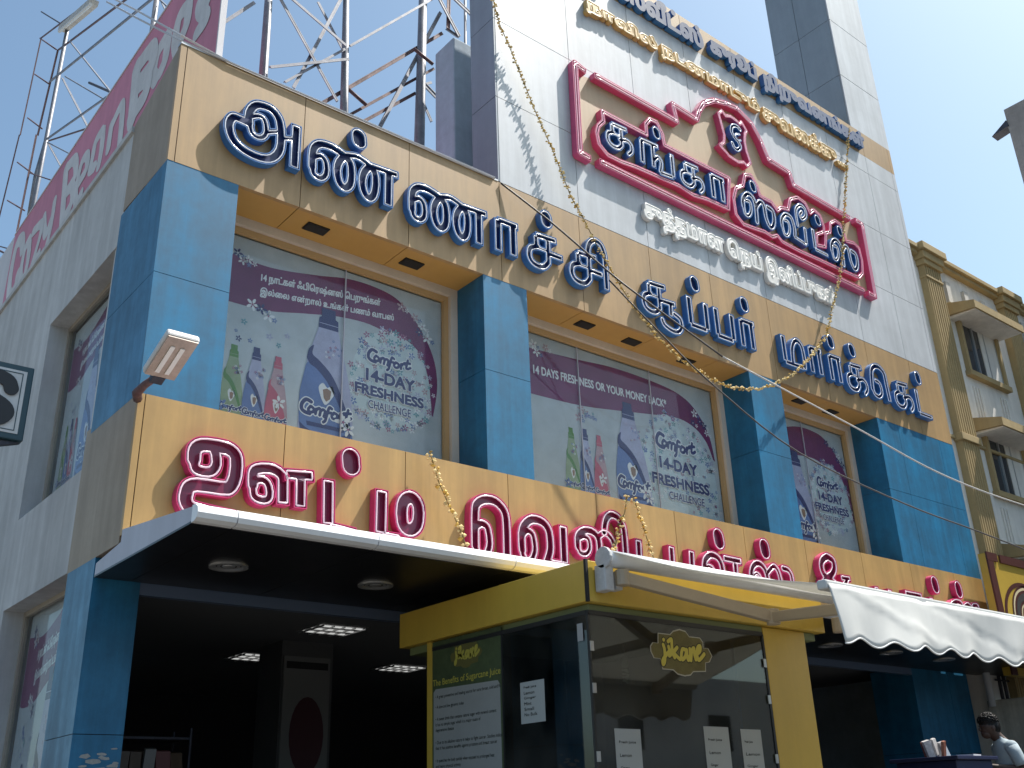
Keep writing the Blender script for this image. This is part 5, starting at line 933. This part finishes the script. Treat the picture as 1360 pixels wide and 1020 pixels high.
sh_.grid(lambda i,j:(RG[j][1]+RG[j][2]*math.cos(2*math.pi*i/28),RG[j][3]*math.sin(2*math.pi*i/28)+.004*math.sin(i*1.7+j),RG[j][0]),28,len(RG)-1)
for s in(-1,1):
    sh_.ico((.034,s*.158,1.365),.080,.074,.072,0,14,9); sh_.tube([(.034,s*.165,1.36),(.05,s*.192,1.29),(.072,s*.214,1.20),(.080,s*.220,1.165)],[.076,.074,.073,.075],n=14)
so_=sh_.obj('shirt',SHIRT,pe,origin=(0,0,0),smooth=True); so_.location=(0,0,0)
tv_=[(.02,0,.93,(.15,.13)),(0,.09,.83,.10),(0,.10,.46,.08),(.02,.10,.10,.075),(0,-.09,.83,.10),(0,-.10,.46,.08),(.02,-.10,.10,.075)]
skin('trousers',tv_,[(0,1),(1,2),(2,3),(0,4),(4,5),(5,6)],TRO,pe)
hv=MB(); hv.ico((-.095,0,1.650),.112,.094,.098,0,18,12); hv.ico((-.055,0,1.595),.085,.088,.105,0,16,10); hv.ico((-.10,0,1.61),.095,.093,.07,0,16,10)
hr=random.Random(2)
for k in range(260):
    t=hr.uniform(0,6.283); ph=hr.uniform(-.1,1.5); c_=(-.095+.112*math.cos(ph)*math.cos(t),.094*math.cos(ph)*math.sin(t),1.650+.098*math.sin(ph)); hv.blob(c_,.014,.014,.012,0,t); ho=hv.obj('hair',HAIR,pe,origin=(0,0,0),smooth=True); ho.location=(0,0,0)
fv=MB(); fv.ico((-.118,0,1.585),.088,.076,.105,0,18,12); fv.ico((-.142,0,1.515),.058,.055,.050,0,16,10); fv.ico((-.205,0,1.570),.018,.013,.024,0); fv.ico((-.192,0,1.530),.012,.024,.008,1)
for s in(-1,1): fv.ico((-.195,s*.032,1.602),.009,.012,.008,2); fv.ico((-.09,s*.088,1.575),.022,.010,.032,0)
fo_=fv.obj('face',[SKIN,mat('lip',(.10,.035,.03),.5),mat('eye',(.03,.03,.03),.2)],pe,origin=(0,0,0),smooth=True); fo_.location=(0,0,0)
for s in(-1,1):
    wy=.10 if s>0 else -.08; wx=-.36; wz=1.20 if s>0 else 1.19
    hvv=[(wx,wy,wz,.024),(wx-.05,wy,wz+.005,(.032,.016)),(wx-.085,wy,wz+.004,(.036,.014))]; he=[(0,1),(1,2)]
    for k,(dy,L) in enumerate(((-.030,.062),(-.010,.072),(.010,.068),(.028,.052))):
        i=len(hvv); hvv+=[(wx-.095,wy+dy,wz+.004,.009),(wx-.095-L*.55,wy+dy*1.1,wz-.006,.008),(wx-.095-L*.9,wy+dy*1.1,wz-.026,.007)]; he+=[(2,i),(i,i+1),(i+1,i+2)]
    i=len(hvv); hvv+=[(wx-.055,wy-s*.040,wz,.010),(wx-.09,wy-s*.056,wz-.008,.009)]; he+=[(1,i),(i,i+1)]
    skin('hand',hvv,he,SKIN,pe,sub=1)

pe.rotation_euler.z=R(-38)
